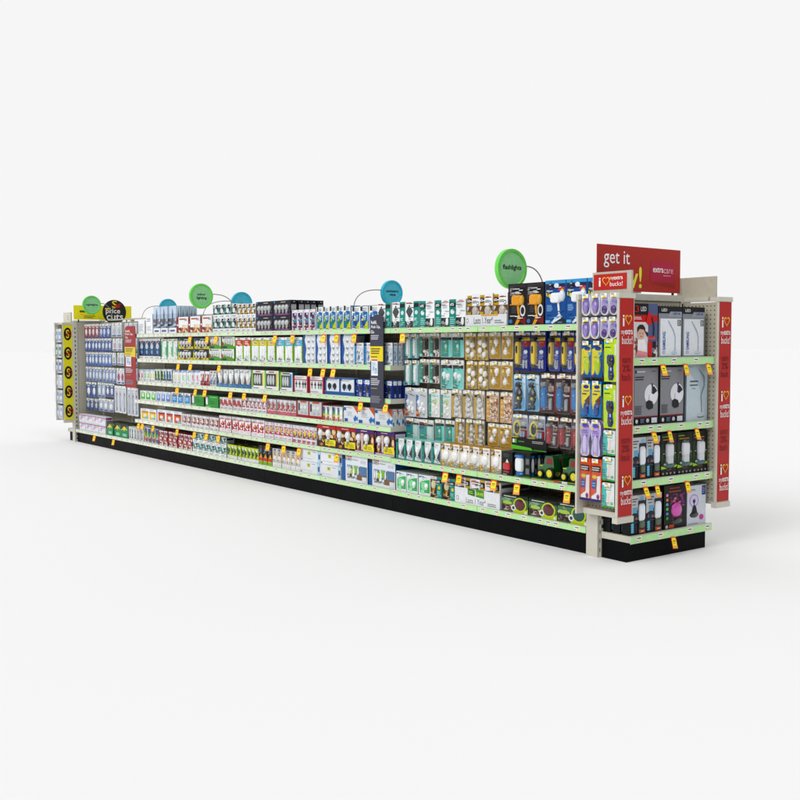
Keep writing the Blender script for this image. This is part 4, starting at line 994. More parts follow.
tp = None
for j, xa in enumerate((-0.3429, -0.1534)):
    for k in range(4):
        if tp is None: tp = o = tractor()
        else: o = copy_tree(tp)
        o.location = (xa - .004 * k, .016 + .080 * k, .3719 + .014); o.rotation_euler = (0, 0, R(random.uniform(-2, 2)))
        setlabel(o, ('front green toy tractor of the ' + ('left' if j == 0 else 'right') + ' file on the low right shelf') if k == 0 else
                 'green toy tractor, ' + ORD[k] + ' behind the front one in the ' + ('left' if j == 0 else 'right') + ' file', 'toy tractor', 'green toy tractors lined up on the low right shelf')
m = MB(); w = -0.0356 - -0.4511
m.box(-w / 2, 0, 0, w / 2, .30, .013, '245c2a', '1f5226')
draw(m, [('r', 0, .1, .5, .5, 'c8c83a'), ('r', .5, .6, 1, .9, 'b9b02c'), ('r', .44, .05, .54, .95, 'c8443a'), ('r', .6, .05, .7, .98, 'e4e8e4')], w, .013)
tag(m.build('display_tray', loc=((-0.0356 + -0.4511) / 2, -.002, .3724)), 'low green card tray under the toy tractors', 'display tray')

# --- cards on the pegs, nearest two sections
def card(desc, prims, front='d9dbda', side='c2c4c2', depth=.006, name='bulb_card', cat='bulb card', shape=None):
    return D(name, cat, desc, front, side, depth, [('r', .02, .90, .98, .985, 'e2e3e1'), ('m', .3, .91, .9, .96, 1, 'd0522c')] + prims, shape=shape or rectc())


TUBEC = [r_(0, 0, .16, .84, '1a9a90'), r_(.84, 0, 1, .84, '3fb0a6'), r_(.16, .0, .84, .88, 'c2d6d6'), r_(0, .84, .5, .9, '2a3434'), ('D', 'tube', .52, .46, .20, .36, .012, 'eef2f2'), r_(0, 0, .5, .07, '14877c')]
BLKG = [r_(0, 0, 1, .80, '262a26'), r_(0, 0, .3, .86, '1a9a80'), r_(.3, .82, .98, .88, 'cf6a3a'), ('D', 'tube', .58, .52, .10, .26, .010, '55564c'), ('d', 'bulb', .58, .22, .18, .08, .012, 'e2e2d8'), ph(.6, .0, 1, .3, 3, 3, ['d9dcd8', '3a3c3a', 'c8503a', '8a908a'], 2), r_(.0, .0, .3, .12, '7fd8c4')]
TSM = [r_(0, 0, 1, .72, '1aa090'), r_(.74, 0, 1, .72, '7cd0c8'), r_(0, .72, 1, .84, '14201e'), ('d', 'bulb', .5, .46, .1, .1, .01, 'cfe6dc'), r_(.44, .28, .56, .36, 'd8b43a')]
T2B = [r_(0, 0, 1, .72, '7cd0c8'), ('p', [(0, 0), (.5, 0), (.2, .72), (0, .72)], '1aa090'), r_(0, .72, 1, .84, '14201e'), ('b', 'bulb', .30, .5, .18, 1, 'eef2f2'), ('b', 'bulb', .66, .44, .18, 1, 'eef2f2')]
G5 = [r_(0, 0, 1, .86, 'c9a54a'), r_(0, 0, .16, .86, AMB), ph(.2, .0, 1, .86, 4, 6, ['9a8458', 'b8a06a', '7a6a4a', 'cdbb8a'], 4)] + [('d', 'bulb', x, z, .2, .12, .014, 'efeeea') for x, z in ((.3, .66), (.68, .56), (.28, .36), (.68, .20))]
A3 = [r_(0, 0, 1, .86, 'bc9216'), r_(.04, .6, .2, .72, 'e6c878'), ('b', 'bulb', .66, .66, .2, 1, 'efeeea'), ('b', 'bulb', .38, .26, .2, -1, 'efeeea')]
row_ = lambda d, n, a, b, zz, **k: row(d, n, a, b, zz[0], base=zz[1], hook=.22, deep=k.pop('deep', 1), gap=k.pop('gap', .07), **k)
ctx(front=.10, z=1.0, where='on first peg row')
row_(card('grey tube lamp card', TUBEC, 'b9cccb'), 2, -1.8260, -1.6685, (1.2380, 1.0700))
row_(card('black and green spotlight card', BLKG), 2, -1.6595, -1.4393, (1.2410, 1.0820))
row_(card('teal single small bulb card', TSM), 2, -1.4287, -1.1817, (1.2410, 1.0800))
row_(card('amber card of four globes', G5, 'c9a54a'), 2, -1.1757, -0.9506, (1.2390, 1.0640))
row_(card('amber two-bulb card', A3, 'cfc4a4'), 2, -0.9469, -0.7215, (1.2410, 1.0740))
FL1 = lambda body, bg: [r_(0, 0, 1, .88, bg), ('r', .0, .86, 1, .92, '3a3c44'), r_(.5, .62, .98, .78, 'b4303a'), r_(.48, .78, .98, .86, 'd8c83a'), e_(.72, .48, .14, .05, 'e0e6f4'), m_(.55, .3, .95, .44, 3, '8fa4e0'), ('D', 'battery', .62, .16, .06, .12, .008, 'b4bcc8'), ('D', 'battery', .82, .16, .06, .12, .008, 'b4bcc8'),
     ('D', 'flashlight', .27, .46, .15, .34, .022, body), ('D', 'head', .27, .80, .19, .06, .026, '1a1a1c'), ('D', 'tail_cap', .27, .10, .16, .05, .022, '1a1a1c'), ('D', 'switch', .27, .54, .06, .12, .027, '16181a')]
BLD = rectc(.012)
row_(card('blue card, large yellow flashlight', FL1('e6c81c', '23309a'), '2a3ca8', '2a3ca8', .012, 'flashlight_card', 'flashlight', BLD), 2, -0.7144, -0.4367, (1.2460, 1.0050), deep=2, gap=.05)
row_(card('blue card, slim yellow flashlight', FL1('e6c81c', '4a55b0'), '5a68b8', '4050a0', .012, 'flashlight_card', 'flashlight', BLD), 3, -0.4252, -0.1051, (1.2400, 1.0080), deep=2, gap=.10)
ctx(front=.10, z=1.0, where='on second peg row')
row_(card('grey tube lamp card', TUBEC, 'b9cccb'), 2, -1.8265, -1.6688, (1.0560, 0.8840))
row_(card('black and green spotlight card', BLKG), 2, -1.6599, -1.4394, (1.0650, 0.9030))
row_(card('teal twin bulb card', T2B), 2, -1.4287, -1.1815, (1.0640, 0.8700))
row_(card('amber card of four globes', G5, 'c9a54a'), 2, -1.1755, -0.9501, (1.0590, 0.8770))
row_(card('amber two-bulb card', A3, 'cfc4a4'), 2, -0.9463, -0.7207, (1.0600, 0.8840))
ctx(front=.10, z=1.0, where='in flashlight peg area')
HL = [r_(0, 0, 1, .9, '7fb4d8'), ('p', [(0, 0), (.3, 0), (.1, .6), (0, .8)], '2468a8'), ('p', [(1, .9), (.7, .9), (.9, .4), (1, .3)], 'c8dcea'), ('D', 'flashlight', .46, .72, .2, .08, .02, '15181a'), ('d', 'handle', .48, .40, .3, .26, .02, '1c2022'), ('d', 'button', .56, .34, .11, .07, .026, 'd8d81e'), ('D', 'tail_cap', .5, .1, .2, .07, .018, '202426'), r_(.3, .62, .66, .65, 'd8cf1e'), ('m', .1, .84, .8, .9, 1, '1f2a34')]
row_(card('light blue card, black flashlight', HL, '9cc4de', '6fa4cc', .012, 'flashlight_card', 'flashlight', BLD), 2, -0.7207, -0.4956, (0.9850, 0.7620), deep=2, gap=.06)
FL2 = lambda body, bg, edge: [r_(0, 0, 1, .9, bg), r_(0, .0, .07, .8, edge), r_(.93, .1, 1, .6, edge), r_(.55, .74, .95, .88, '2a2426'), r_(.55, .56, .92, .7, 'c9b0a4'), m_(.58, .57, .9, .68, 3, '4a3a3a'), ('D', 'battery', .72, .22, .12, .16, .010, 'a4a8ac'), m_(.55, .42, .95, .5, 1, 'd9d4d2'),
     ('D', 'flashlight', .30, .38, .19, .30, .022, body), ('D', 'head', .30, .74, .21, .07, .026, '8a9096'), ('d', 'switch', .30, .48, .06, .05, .026, 'b9c4cc')]
row_(card('dark card, big blue flashlight', FL2('2a84cc', '55474a', 'a4242c'), '8a6a6a', '9a3038', .012, 'flashlight_card', 'flashlight', BLD), 3, -0.4872, -0.1111, (0.9950, 0.7590), deep=2, gap=.06)
HD = [r_(0, 0, 1, .88, '9aa0a8'), r_(.5, .06, 1, .4, 'b02a34'), r_(0, .0, .5, .2, '5a5f66'), ('d', 'strap', .30, .46, .26, .34, .012, 'dccb1c'), ('d', 'lamp_head', .34, .46, .19, .26, .020, '1c1e22'), m_(.56, .6, .95, .72, 2, 'cfd2d4'), r_(.5, .46, .96, .54, '2c2e33'), ('D', 'battery', .62, .22, .07, .13, .01, '8fb0cc'), ('D', 'battery', .80, .22, .07, .13, .01, '8fb0cc'), ('p', [(.0, .0), (.3, .0), (.44, .12), (.0, .1)], 'dccb1c')]
row_(card('grey card, yellow-strapped headlamp', HD, 'b4b8be', '5a78b0', .012, 'headlamp_card', 'headlamp', BLD), 2, -0.7296, -0.4405, (0.7400, 0.5840), deep=2, gap=.06)
row_(card('grey card, slim red flashlight', FL2('b8202a', '6a6264', 'a8242c'), 'a09a9a', 'b03a40', .012, 'flashlight_card', 'flashlight', BLD), 3, -0.4364, -0.1217, (0.7400, 0.5570), deep=2, gap=.06)
ctx(front=.10, z=1.0, where='on third peg row')
MB3 = [r_(0, 0, 1, .88, 'c4c9cf'), ('p', [(0, 0), (.4, 0), (.1, .3), (0, .3)], 'b03a34'), ('p', [(0, .3), (.1, .3), (.25, .75), (0, .8)], '4a78b8'), r_(.0, .1, .25, .2, 'd8a03a')] + [('b', 'bulb', x, z, .15, 1, 'eef0f2') for x, z in ((.28, .52), (.62, .46), (.42, .3), (.74, .26))]
row_(card('grey card of four bulbs', MB3, 'cfd4d8'), 2, -1.8296, -1.5693, (0.8670, 0.6630))
TW = [r_(0, 0, 1, .88, 'dfe2dc'), r_(0, 0, .22, .84, '1aa090'), r_(.3, .74, .9, .8, '8acfc8'), e_(.6, .58, .2, .1, 'b9d8a8'), e_(.6, .5, .08, .05, 'd8a45a')] + [('d', 'bulb', x, z, .13, .06, .01, 'f0f0ec') for x, z in ((.45, .42), (.72, .34), (.45, .2), (.74, .12))]
row_(card('teal-edged card of small bulbs', TW), 2, -1.5627, -1.3155, (0.8650, 0.6730))
G4 = [r_(0, 0, 1, .88, 'b9b09a'), r_(0, 0, .2, .84, AMB), r_(.0, .78, .3, .86, '1a1a1a'), ph(.22, 0, 1, .8, 4, 7, ['a39a88', 'cfc9bc', '8a8070', 'e0dcd2'], 6)] + [('d', 'bulb', .52, z, .24, .085, .014, 'c9cdd4') for z in (.66, .47, .28, .09)]
row_(card('amber-edged card, four silver bulbs', G4, 'c4bba4'), 3, -1.3114, -0.9779, (0.8710, 0.6860))
AC = [r_(0, 0, 1, .88, 'c9a888'), r_(0, 0, .26, .86, 'd6a01e'), r_(.0, .78, .26, .86, '1a1a1a'), ph(.26, 0, 1, .78, 6, 9, ['b98a6a', 'd9c4ae', 'e6dac8', '9a6a4a', 'cfae90'], 7)] + [e_(.13, z, .05, .025, 'f0e0b0') for z in (.66, .5, .34, .18)]
row_(card('amber-edged copper lamp card', AC, 'd0b090'), 2, -0.9741, -0.7267, (0.8700, 0.6760))
ctx(front=.10, z=1.0, where='on fourth peg row')
TWD = [r_(0, 0, 1, .70, '189a90'), r_(.55, 0, 1, .70, 'a9c4c0'), r_(0, .70, 1, .80, '3a2a28'), r_(0, .80, .55, .88, 'b44a34'), r_(.0, .54, .34, .66, '2a5aa8'), r_(.6, .1, .92, .66, 'c4d4d0')]
row_(card('wide teal and grey card', TWD, 'c2cccb'), 2, -1.8301, -1.4932, (0.6530, 0.5140), gap=.05)
row_(card('teal single small bulb card', TSM), 2, -1.4846, -1.2763, (0.6620, 0.5170))
G4N = [r_(0, 0, 1, .88, 'a89c80'), r_(0, 0, .3, .84, AMB), ph(.3, 0, 1, .84, 3, 8, ['8a7e68', 'cfc9bc', 'b0a690', 'e0dcd2'], 9)] + [('d', 'bulb', .62, z, .2, .08, .01, 'c9cbd0') for z in (.6, .38, .16)]
row_(card('narrow amber silver bulb card', G4N, 'b8ac90'), 3, -1.2722, -0.9812, (0.6810, 0.5160))
row_(card('amber two-bulb card', A3, 'cfc4a4'), 2, -0.9640, -0.7349, (0.6680, 0.5240))

# --- nightlight cards on the far left pegs
def NL(c, a='f2f5fa'): return [r_(0, 0, 1, .86, c), ('d', 'nightlight', .5, .44, .26, .24, .012, a), r_(.1, .04, .9, .14, '2350b4'), r_(.2, .74, .8, .82, 'dfe6f0')]


def nl(desc, c, a='e8ecf2', front='e9eef5'): return D('nightlight_card', 'nightlight', desc, front, 'a9b4c4', .006, NL(c, a) + [r_(.1, .9, .6, 1, 'eef0ee'), r_(.4, .9, .7, .96, 'd8c83a')], shape=rectc(.006))


rw = lambda d, n, a, b, z1, z0, w: row(d, n, a, b, z1, base=z0, gap=.10, where=w, hook=.221)
WL = 'on nightlight row '
rw(nl('red nightlight card', 'b4283a', 'e4e6ea'), 4, -8.2017, -7.7423, 1.4090, 1.2470, WL + 'one')
rw(nl('blue nightlight card', '2a54b0', 'c9d4ea'), 3, -7.7358, -7.3708, 1.4060, 1.2440, WL + 'one')
rw(nl('white nightlight card', 'c9ced6', 'b4b8c0', 'e4e6ea'), 2, -7.3585, -7.0292, 1.4090, 1.2530, WL + 'one')
rw(nl('blue and white nightlight card', '3a66bc', 'e4e8f0'), 8, -8.2017, -7.3524, 1.2370, 1.0900, WL + 'two')
rw(nl('white nightlight card', 'd4d8de', 'b4a4ac', 'e4e6ea'), 2, -7.3402, -7.0175, 1.2350, 1.0940, WL + 'two')
rw(nl('pale blue nightlight card', '5f86cc', 'e9ecf2'), 8, -8.2017, -7.3402, 1.0780, 0.9170, WL + 'three')
rw(nl('white nightlight card', 'd4dade', 'a9b4b8', 'e4e6ea'), 3, -7.3280, -6.9652, 1.0760, 0.9360, WL + 'three')
rw(nl('slim silver-blue nightlight card', '8fa4cc', 'dfe4ea', 'd4dae4'), 9, -8.2017, -7.2310, 0.9050, 0.7340, WL + 'four')
rw(nl('pink-dotted nightlight card', 'dcdfe4', 'b8486c', 'e4e6ea'), 2, -7.2190, -6.9710, 0.9040, 0.7230, WL + 'four')
rw(nl('blue card with white oval', '2f62b8', 'f0f2f4'), 2, -8.1880, -7.8463, 0.7230, 0.5320, WL + 'five')
rw(nl('powder blue nightlight card', 'a9bcd8', 'e9ecf0', 'dfe4ea'), 2, -7.8332, -7.5699, 0.7270, 0.5500, WL + 'five')
rw(nl('deep blue nightlight card', '2a50a4', 'e4e8f0', 'dfe4ea'), 2, -7.5573, -7.3036, 0.7240, 0.5620, WL + 'five')
rw(nl('blue and grey nightlight card', '3a5a9a', 'c4c8cc'), 3, -8.1949, -7.8136, 0.5270, 0.3840, WL + 'six')
rw(nl('grey and blue nightlight card', 'a9b4c4', 'e9ecf0', 'dfe4ea'), 3, -7.8006, -7.3097, 0.5420, 0.3930, WL + 'six')
TB = D('toothbrush_card', 'card', 'tall white card, red tip', 'dfe2e6', 'c0c4ca', .008, [r_(.1, .05, .9, .9, 'cfd6de'), ('D', None, .5, .45, .14, .36, .008, 'b4bcc8'), r_(.25, .66, .75, .74, 'b8324a'), r_(.3, .1, .7, .22, '5a84b8'), r_(.3, .9, .8, .98, 'f0f0ee')], shape=rectc(.01))
row(TB, 3, -7.2975, -6.9363, 0.7090, base=0.4010, gap=.1, where='left of red poster')
row(TB, 3, -6.9190, -6.5928, 0.6990, base=0.3880, gap=.1, where='below red poster')
SD = lambda c: [r_(0, 0, 1, .88, c), ('d', None, .5, .45, .3, .26, .01, 'dfe4e8'), r_(.1, .05, .9, .12, '2a4a8a')]
for q, (z1, z0) in enumerate(((1.4020, 1.2490), (1.2330, 1.0970), (1.0750, 0.9330), (0.9110, 0.7360))):
    row(D('nightlight_card', 'nightlight', 'pale nightlight card behind red poster', 'd4dae2', 'a9b4c4', .006, SD('b9c6d6'), shape=rectc(.006)), 3, -6.9536, -6.5873, z1, base=z0, gap=.12, where='row ' + NUM[q + 1])

# --- posters
poster((-2.0482 + -1.8906) / 2, -.035, 0.7200, -1.8906 - -2.0482, 1.3750 - 0.7200, '393a4a', 'dark slate Refill Pick Up Go poster across the middle shelves')
poster((-6.6051 + -6.3147) / 2, -.035, 0.7110, -6.3147 - -6.6051, 1.3630 - 0.7110, 'a2191c', 'red Refill Pick Up Go poster beside the nightlights')

# --- near side panel: insole and foot-care packs, plane of their fronts
def ins(desc, prims, front='e3e2ec', side='c4c2d4', shape=oval, depth=.014, name='insole_pack', cat='insoles'):
    return D(name, cat, desc, front, side, depth, prims, shape=shape)


ctx(front=-.135, z=1.0, where='on near side panel', jit=.5)
PU1 = [e_(.5, .5, .42, .44, '8a78c4'), e_(.45, .84, .25, .08, '4a50a8'), ('d', 'insole', .48, .40, .28, .30, .012, 'a58fd4'), e_(.7, .3, .12, .16, '5c3a9a'), e_(.2, .74, .09, .06, 'e0b83a'), e_(.5, .1, .14, .04, 'd8b04a'), m_(.3, .6, .75, .7, 2, '5a4aa0')]
PU2 = [e_(.5, .5, .42, .44, 'b4a9dc'), ('d', 'insole', .46, .26, .32, .2, .012, '5c2a90'), e_(.5, .28, .1, .08, 'dcd4ee'), e_(.5, .3, .05, .04, '2c1a4a'), e_(.25, .78, .1, .07, 'e0c83a'), m_(.3, .56, .8, .72, 3, '9a84c8'), e_(.8, .6, .1, .08, '6a84d0')]
r9 = dict(hook=.09, gap=.04)
for t, (z1, z0) in enumerate(((1.4310, 1.3160), (1.3070, 1.1930))):
    wv = ('top' if t == 0 else 'second') + ' row, near side panel'
    row(ins('lilac oval cushion pack', PU1), 2, 0.0620, 0.1908, z1, base=z0, where=wv, deep=2, pitch=.02, **r9)
    row(ins('violet gel cushion pack', PU2), 2, 0.1929, 0.3148, z1, base=z0, where=wv, deep=2, pitch=.02, **r9)
BY = [r_(0, 0, 1, .92, '1a62b4'), ('p', [(0, .05), (.0, .78), (.5, .86), (.86, .92), (.9, .7), (.45, .42), (.2, .1)], 'e8d81c'), e_(.55, .8, .3, .06, '2a4ab0'), ('d', 'insole', .55, .32, .26, .26, .012, 'b4cc2a'), e_(.55, .16, .1, .07, '6fc4e6'), r_(.2, .54, .5, .58, '8fc83a'), e_(.14, .04, .08, .02, 'd8344a'), r_(.6, .62, .9, .7, '6fb8e0')]
row(ins('blue and yellow insole pack', BY, '1a62b4', '174f92', rectc(.008), .016), 2, 0.0591, 0.2124, 1.1830, base=0.9900, where='third row, near side panel', deep=3, pitch=.026, **r9)
YB = [r_(0, 0, 1, .92, '2a84cc'), ('p', [(.08, .4), (.08, .92), (.92, .92), (.92, .62), (.5, .45), (.2, .2)], 'e8d81c'), e_(.55, .84, .28, .05, '3a40a8'), r_(.15, .62, .6, .66, '4a4a5a'), ('p', [(.4, .45), (.92, .62), (.92, .35), (.6, .3)], '7a3a1c'), ('d', 'insole', .54, .22, .27, .20, .012, '1f4aa0'), e_(.56, .1, .09, .07, '6fc4e6'), m_(.3, .7, .85, .76, 1, '3a50b0')]
row(ins('yellow and brown insole pack', YB, '2a84cc', '1f62a4', rectc(.008), .016), 2, 0.0591, 0.2096, 0.9720, base=0.7770, where='fourth row, near side panel', deep=3, pitch=.026, **r9)
PL = [('p', [(-.3 + .5, .03), (.8, .03), (.8, .4), (.95, .7), (.85, .9), (.15, .9), (.05, .7), (.2, .4)], 'b0a0dc'), ('d', 'insole', .5, .34, .22, .26, .010, 'c9bfe0'), e_(.5, .84, .26, .06, '5c60c8'), e_(.2, .76, .09, .05, 'e6d03a'), e_(.78, .82, .08, .04, 'c8502a'), m_(.25, .62, .8, .72, 2, '9468c0'), e_(.55, .55, .2, .04, '8a5a9a'), e_(.5, .06, .12, .02, 'e0c83a'), e_(.3, .4, .08, .1, '8a70c4')]
row(ins('lavender shoe-shaped insole pack', PL, 'd9d5e8', 'a08cc8', sole, .016), 2, 0.0533, 0.2054, 0.7660, base=0.5670, where='fifth row, near side panel', deep=3, pitch=.026, **r9)
OW = [r_(0, 0, 1, .92, 'e4582a'), r_(.05, .70, .9, .84, '22252a'), m_(.1, .72, .85, .82, 2, 'd9d9d6'), ('p', [(.9, .62), (.9, .05), (.1, .05), (.1, .12), (.55, .22), (.6, .6)], 'e9e9ec'), r_(.1, .30, .5, .50, '2358b4'), m_(.14, .34, .46, .46, 2, '8fb4e4'), e_(.35, .58, .25, .04, 'd8c83a'), r_(0, 0, 1, .06, '3a348a'), e_(.7, .12, .14, .06, 'c83a3a'), e_(.7, .12, .09, .04, '4a60b8')]
row(ins('orange and white foot-care pack', OW, 'e4582a', 'cf4a24', rectc(.008), .016), 2, 0.0576, 0.2124, 0.5580, base=0.3270, where='lowest row, near side panel', deep=3, pitch=.026, **r9)
LM = [r_(0, 0, 1, .93, 'bfdc1c'), ('m', .08, .78, .6, .83, 1, '2a3a1a'), r_(.06, .88, .4, .93, '4ab0d0'), r_(.84, .62, .97, .88, 'e4e8d4'), ('p', [(.22, .58), (.3, .64), (.42, .62), (.5, .64), (.6, .62), (.72, .64), (.82, .58), (.84, .46), (.74, .34), (.8, .12), (.7, .03), (.4, .03), (.3, .12), (.36, .34), (.22, .44)], '1f3fb0'),
      ('p', [(.3, .54), (.56, .56), (.74, .48), (.66, .42), (.4, .46)], '14161c'), ('d', 'insole', .52, .46, .25, .14, .010, '15181e'), ('d', 'insole', .55, .14, .18, .085, .012, '15181e'), r_(.5, .26, .6, .34, 'c9d0e4')]
row(ins('lime pack with blue sole', LM, 'bfdc1c', 'a4c41c', rectc(.006), .016), 1, 0.2221, 0.3108, 1.1960, base=0.9700, where='upper right, near side panel', **r9)
row(ins('lime pack with blue sole', LM, 'bfdc1c', 'a4c41c', rectc(.006), .016), 1, 0.2193, 0.3081, 0.9570, base=0.7260, where='lower right, near side panel', **r9)
TG = [r_(0, 0, .34, .9, '3fb8b4'), ('p', [(.2, .9), (.4, .5), (.3, .1), (0, .1), (0, .9)], '58c4bc'), ('p', [(.5, .66), (.72, .62), (.62, .34), (.66, .14), (.48, .12), (.46, .3)], 'ecd4cc'), m_(.35, .68, .95, .76, 1, '6ac87a'), m_(.35, .8, .9, .85, 1, '9aa8b4'), r_(0, 0, 1, .07, '4ab84a'), e_(.8, .18, .14, .06, '5ac04a'), m_(.04, .2, .24, .5, 3, '1f7a78')]
for t, (z1, z0) in enumerate(((0.7150, 0.5830), (0.5750, 0.4480), (0.4390, 0.3080))):
    row(ins('small teal and white sock pack', TG, 'e6ecec', 'cfd8d8', rectc(.006), .016, 'sock_pack', 'foot care'), 1, 0.2179, 0.3027, z1, base=z0, where=('highest', 'middle', 'lowest')[t] + ' of three, near side panel', **r9)

# far left side panel packs
ctx(front=-.135, z=1.0, where='', jit=.5)
for q in range(6):
    zt = 1.36 - q * .185
    c = ('8fb4d8', '3f9a6a', '5a78c0', 'c9ced6', '9ab0cc', 'b4c4dc')[q]
    row(D('foot_care_pack', 'pack', ('sky blue', 'green', 'royal blue', 'silver', 'slate blue', 'ice blue')[q] + ' slim pack', 'd4d9df', 'a9b0bc', .014, [r_(.1, .1, .9, .8, c), ('d', None, .5, .4, .26, .2, .008, 'e4e8ec'), r_(.3, .86, .8, .96, 'eef0ee')], shape=rectc(.008)), 2, -8.6183 + .02, -8.3313 - .01, zt, base=zt - .165, gap=.1, where='on far left side panel')

# --- near endcap
ctx(axis='y', front=-.285, z=1.0919, where='on endcap top shelf', jit=.5)
KID = [r_(0, 0, 1, 1, 'd9d4d4'), r_(.62, .0, 1, 1, '5f6a96'), ph(.62, .0, 1, .30, 4, 4, ['3a3c4a', '8a8494', 'b4a9ac', '5a3030', 'd9d4d4'], 4), r_(0, .66, 1, .79, 'cf1f2a'), r_(0, .79, .62, 1, '191a1e'), ('t', '3', .08, .84, .24, .96, 'cc2228', 1), T('LED', .30, .86, .52, .94, 'd9dadc'), m_(.06, .70, .42, .76, 2, 'f0d0d0'),
       ('p', [(.04, .0), (.10, .26), (.24, .34), (.46, .34), (.56, .22), (.60, 0)], 'f0eeee'), e_(.34, .44, .145, .10, 'd9b09c'), ('p', [(.19, .46), (.19, .56), (.28, .61), (.42, .61), (.50, .55), (.50, .47), (.44, .52), (.28, .53)], '3a2620'), ('p', [(.48, .50), (.62, .46), (.60, .38), (.54, .42)], '3a2620'), e_(.29, .45, .018, .010, '2a1c18'), e_(.40, .45, .018, .010, '2a1c18'), e_(.345, .395, .04, .010, 'b8605a'),
       ph(0, .06, .2, .36, 3, 4, ['7a4a40', 'c9a090', '9a3a3a', 'e0d4d0'], 7), ('p', [(.12, .02), (.55, .0), (.6, .1), (.2, .14)], 'e89aa4'),
       ('p', [(.52, .66), (.60, .84), (.68, .84), (.74, .62), (.62, .60)], 'e0242e'), ('p', [(.74, .75), (.78, .75), (.86, .56), (.84, .40), (.80, .40), (.81, .56)], '26262a'), ('d', 'lamp_base', .76, .37, .16, .035, .004, 'd81f2c'), r_(.60, .02, .76, .30, 'd8222c'), r_(.86, .18, .92, .30, '22242a')]
row(D('lamp_box', 'lamp box', 'red box picturing a child', 'd9d4d4', '1c1d22', .15, KID, top='2a2c30'), 1, 0.0141, 0.2208, 1.3850, gap=.02)
SLV = [r_(0, 0, 1, 1, '8f959c'), r_(0, .86, 1, 1, '17181b'), T('LED', .10, .90, .34, .955, 'dfe1e3'), ('p', [(.45, .86), (.5, .90), (1, .90), (1, .80), (.4, .80)], '9aa1a8'), T('LED', .6, .84, .80, .88, '4a5fa8'), e_(.88, .86, .05, .022, '4a6fc8'), r_(.06, .03, .96, .76, 'dfe3e8'), r_(.80, .62, .95, .74, '55595e'), m_(.82, .63, .94, .73, 3, 'd9dadc'),
       ('tv', 'SAMSUNG', .16, .15, .28, .50, '2a62c0', 1), e_(.22, .10, .06, .028, '6f94d0'), e_(.22, .10, .035, .016, 'dfe3e8'),
       ('p', [(.38, .72), (.42, .72), (.66, .52), (.72, .40), (.72, .12), (.69, .12), (.69, .40), (.63, .50)], 'a0aebb'), ('d', 'lamp_base', .66, .09, .15, .045, .004, 'b9cfdc'), e_(.69, .09, .07, .028, 'a9e0f4')]
row(D('lamp_box', 'lamp box', 'silver box with slender lamp', '8f959c', '3a3d42', .15, SLV, top='17181b'), 2, 0.2274, 0.6367, 1.3740, gap=.02)
ctx(axis='y', front=-.285, z=.731, where='on second endcap shelf', jit=.5)
SIL = [r_(0, 0, 1, .14, '14151a'), r_(0, .0, 1, 1, '17181c'), r_(.03, .15, .97, .98, '94959b'), r_(.03, .14, .97, .155, 'b03038'), m_(.14, .90, .5, .935, 1, 'dadbe0'), r_(.06, .89, .12, .94, '26282c'), m_(.72, .91, .92, .935, 1, '55585e'), m_(.06, .765, .54, .845, 2, '1b1c20'), e_(.70, .52, .27, .18, 'e4e6ea'), m_(.06, .18, .38, .34, 6, '4a4c52'),
       ('p', [(.72, .66), (.82, .66), (.94, .58), (.78, .52), (.70, .55)], '24263a'), r_(.70, .66, .76, .71, '1c1d22'), ('p', [(.70, .56), (.72, .64), (.74, .56)], '8a88d0'), ('p', [(.50, .30), (.50, .40), (.60, .43), (.74, .40), (.78, .34), (.76, .28), (.60, .26)], '1d2422'), r_(.60, .42, .62, .52, 'b4b8bc'), r_(.25, .03, .44, .12, '2a3050'), m_(.27, .04, .42, .11, 3, '8a8fb0'), e_(.12, .07, .05, .035, 'd9dadc'), e_(.55, .075, .06, .035, 'c4c6ca'), r_(.70, .03, .92, .12, 'd4dae4')]
row(D('lamp_box', 'lamp box', 'grey box with black desklamp', '17181c', '14151a', .15, SIL, top='1d1e22'), 2, 0.0236, 0.4613, 1.0480, gap=.04)
SL2 = [r_(0, 0, 1, 1, 'a9b7bf'), ('p', [(0, 0), (.9, 0), (.6, .6), (0, .9)], 'b9c6cd'), m_(.16, .66, .60, .72, 1, '5a666e'), m_(.16, .60, .60, .65, 1, '5a666e'), m_(.26, .55, .5, .58, 1, '7a868e'), m_(.1, .93, .35, .95, 1, '8a969e'), ('p', [(.55, .90), (.60, .90), (.86, .76), (.87, .60), (.70, .44), (.76, .15), (.72, .15), (.66, .44), (.82, .62), (.80, .75)], '7c8a93'), ('d', 'lamp_base', .68, .10, .24, .035, .004, 'b0bcc4'), e_(.68, .075, .16, .018, '4a555c')]
row(D('lamp_box', 'lamp box', 'pale silver box, curved lamp', 'a9b7bf', '8a979f', .15, SL2, top='9aa7af'), 1, 0.4718, 0.6698, 1.0620, gap=.03)
ctx(axis='y', front=-.285, z=.4405, where='on third endcap shelf', jit=.5)
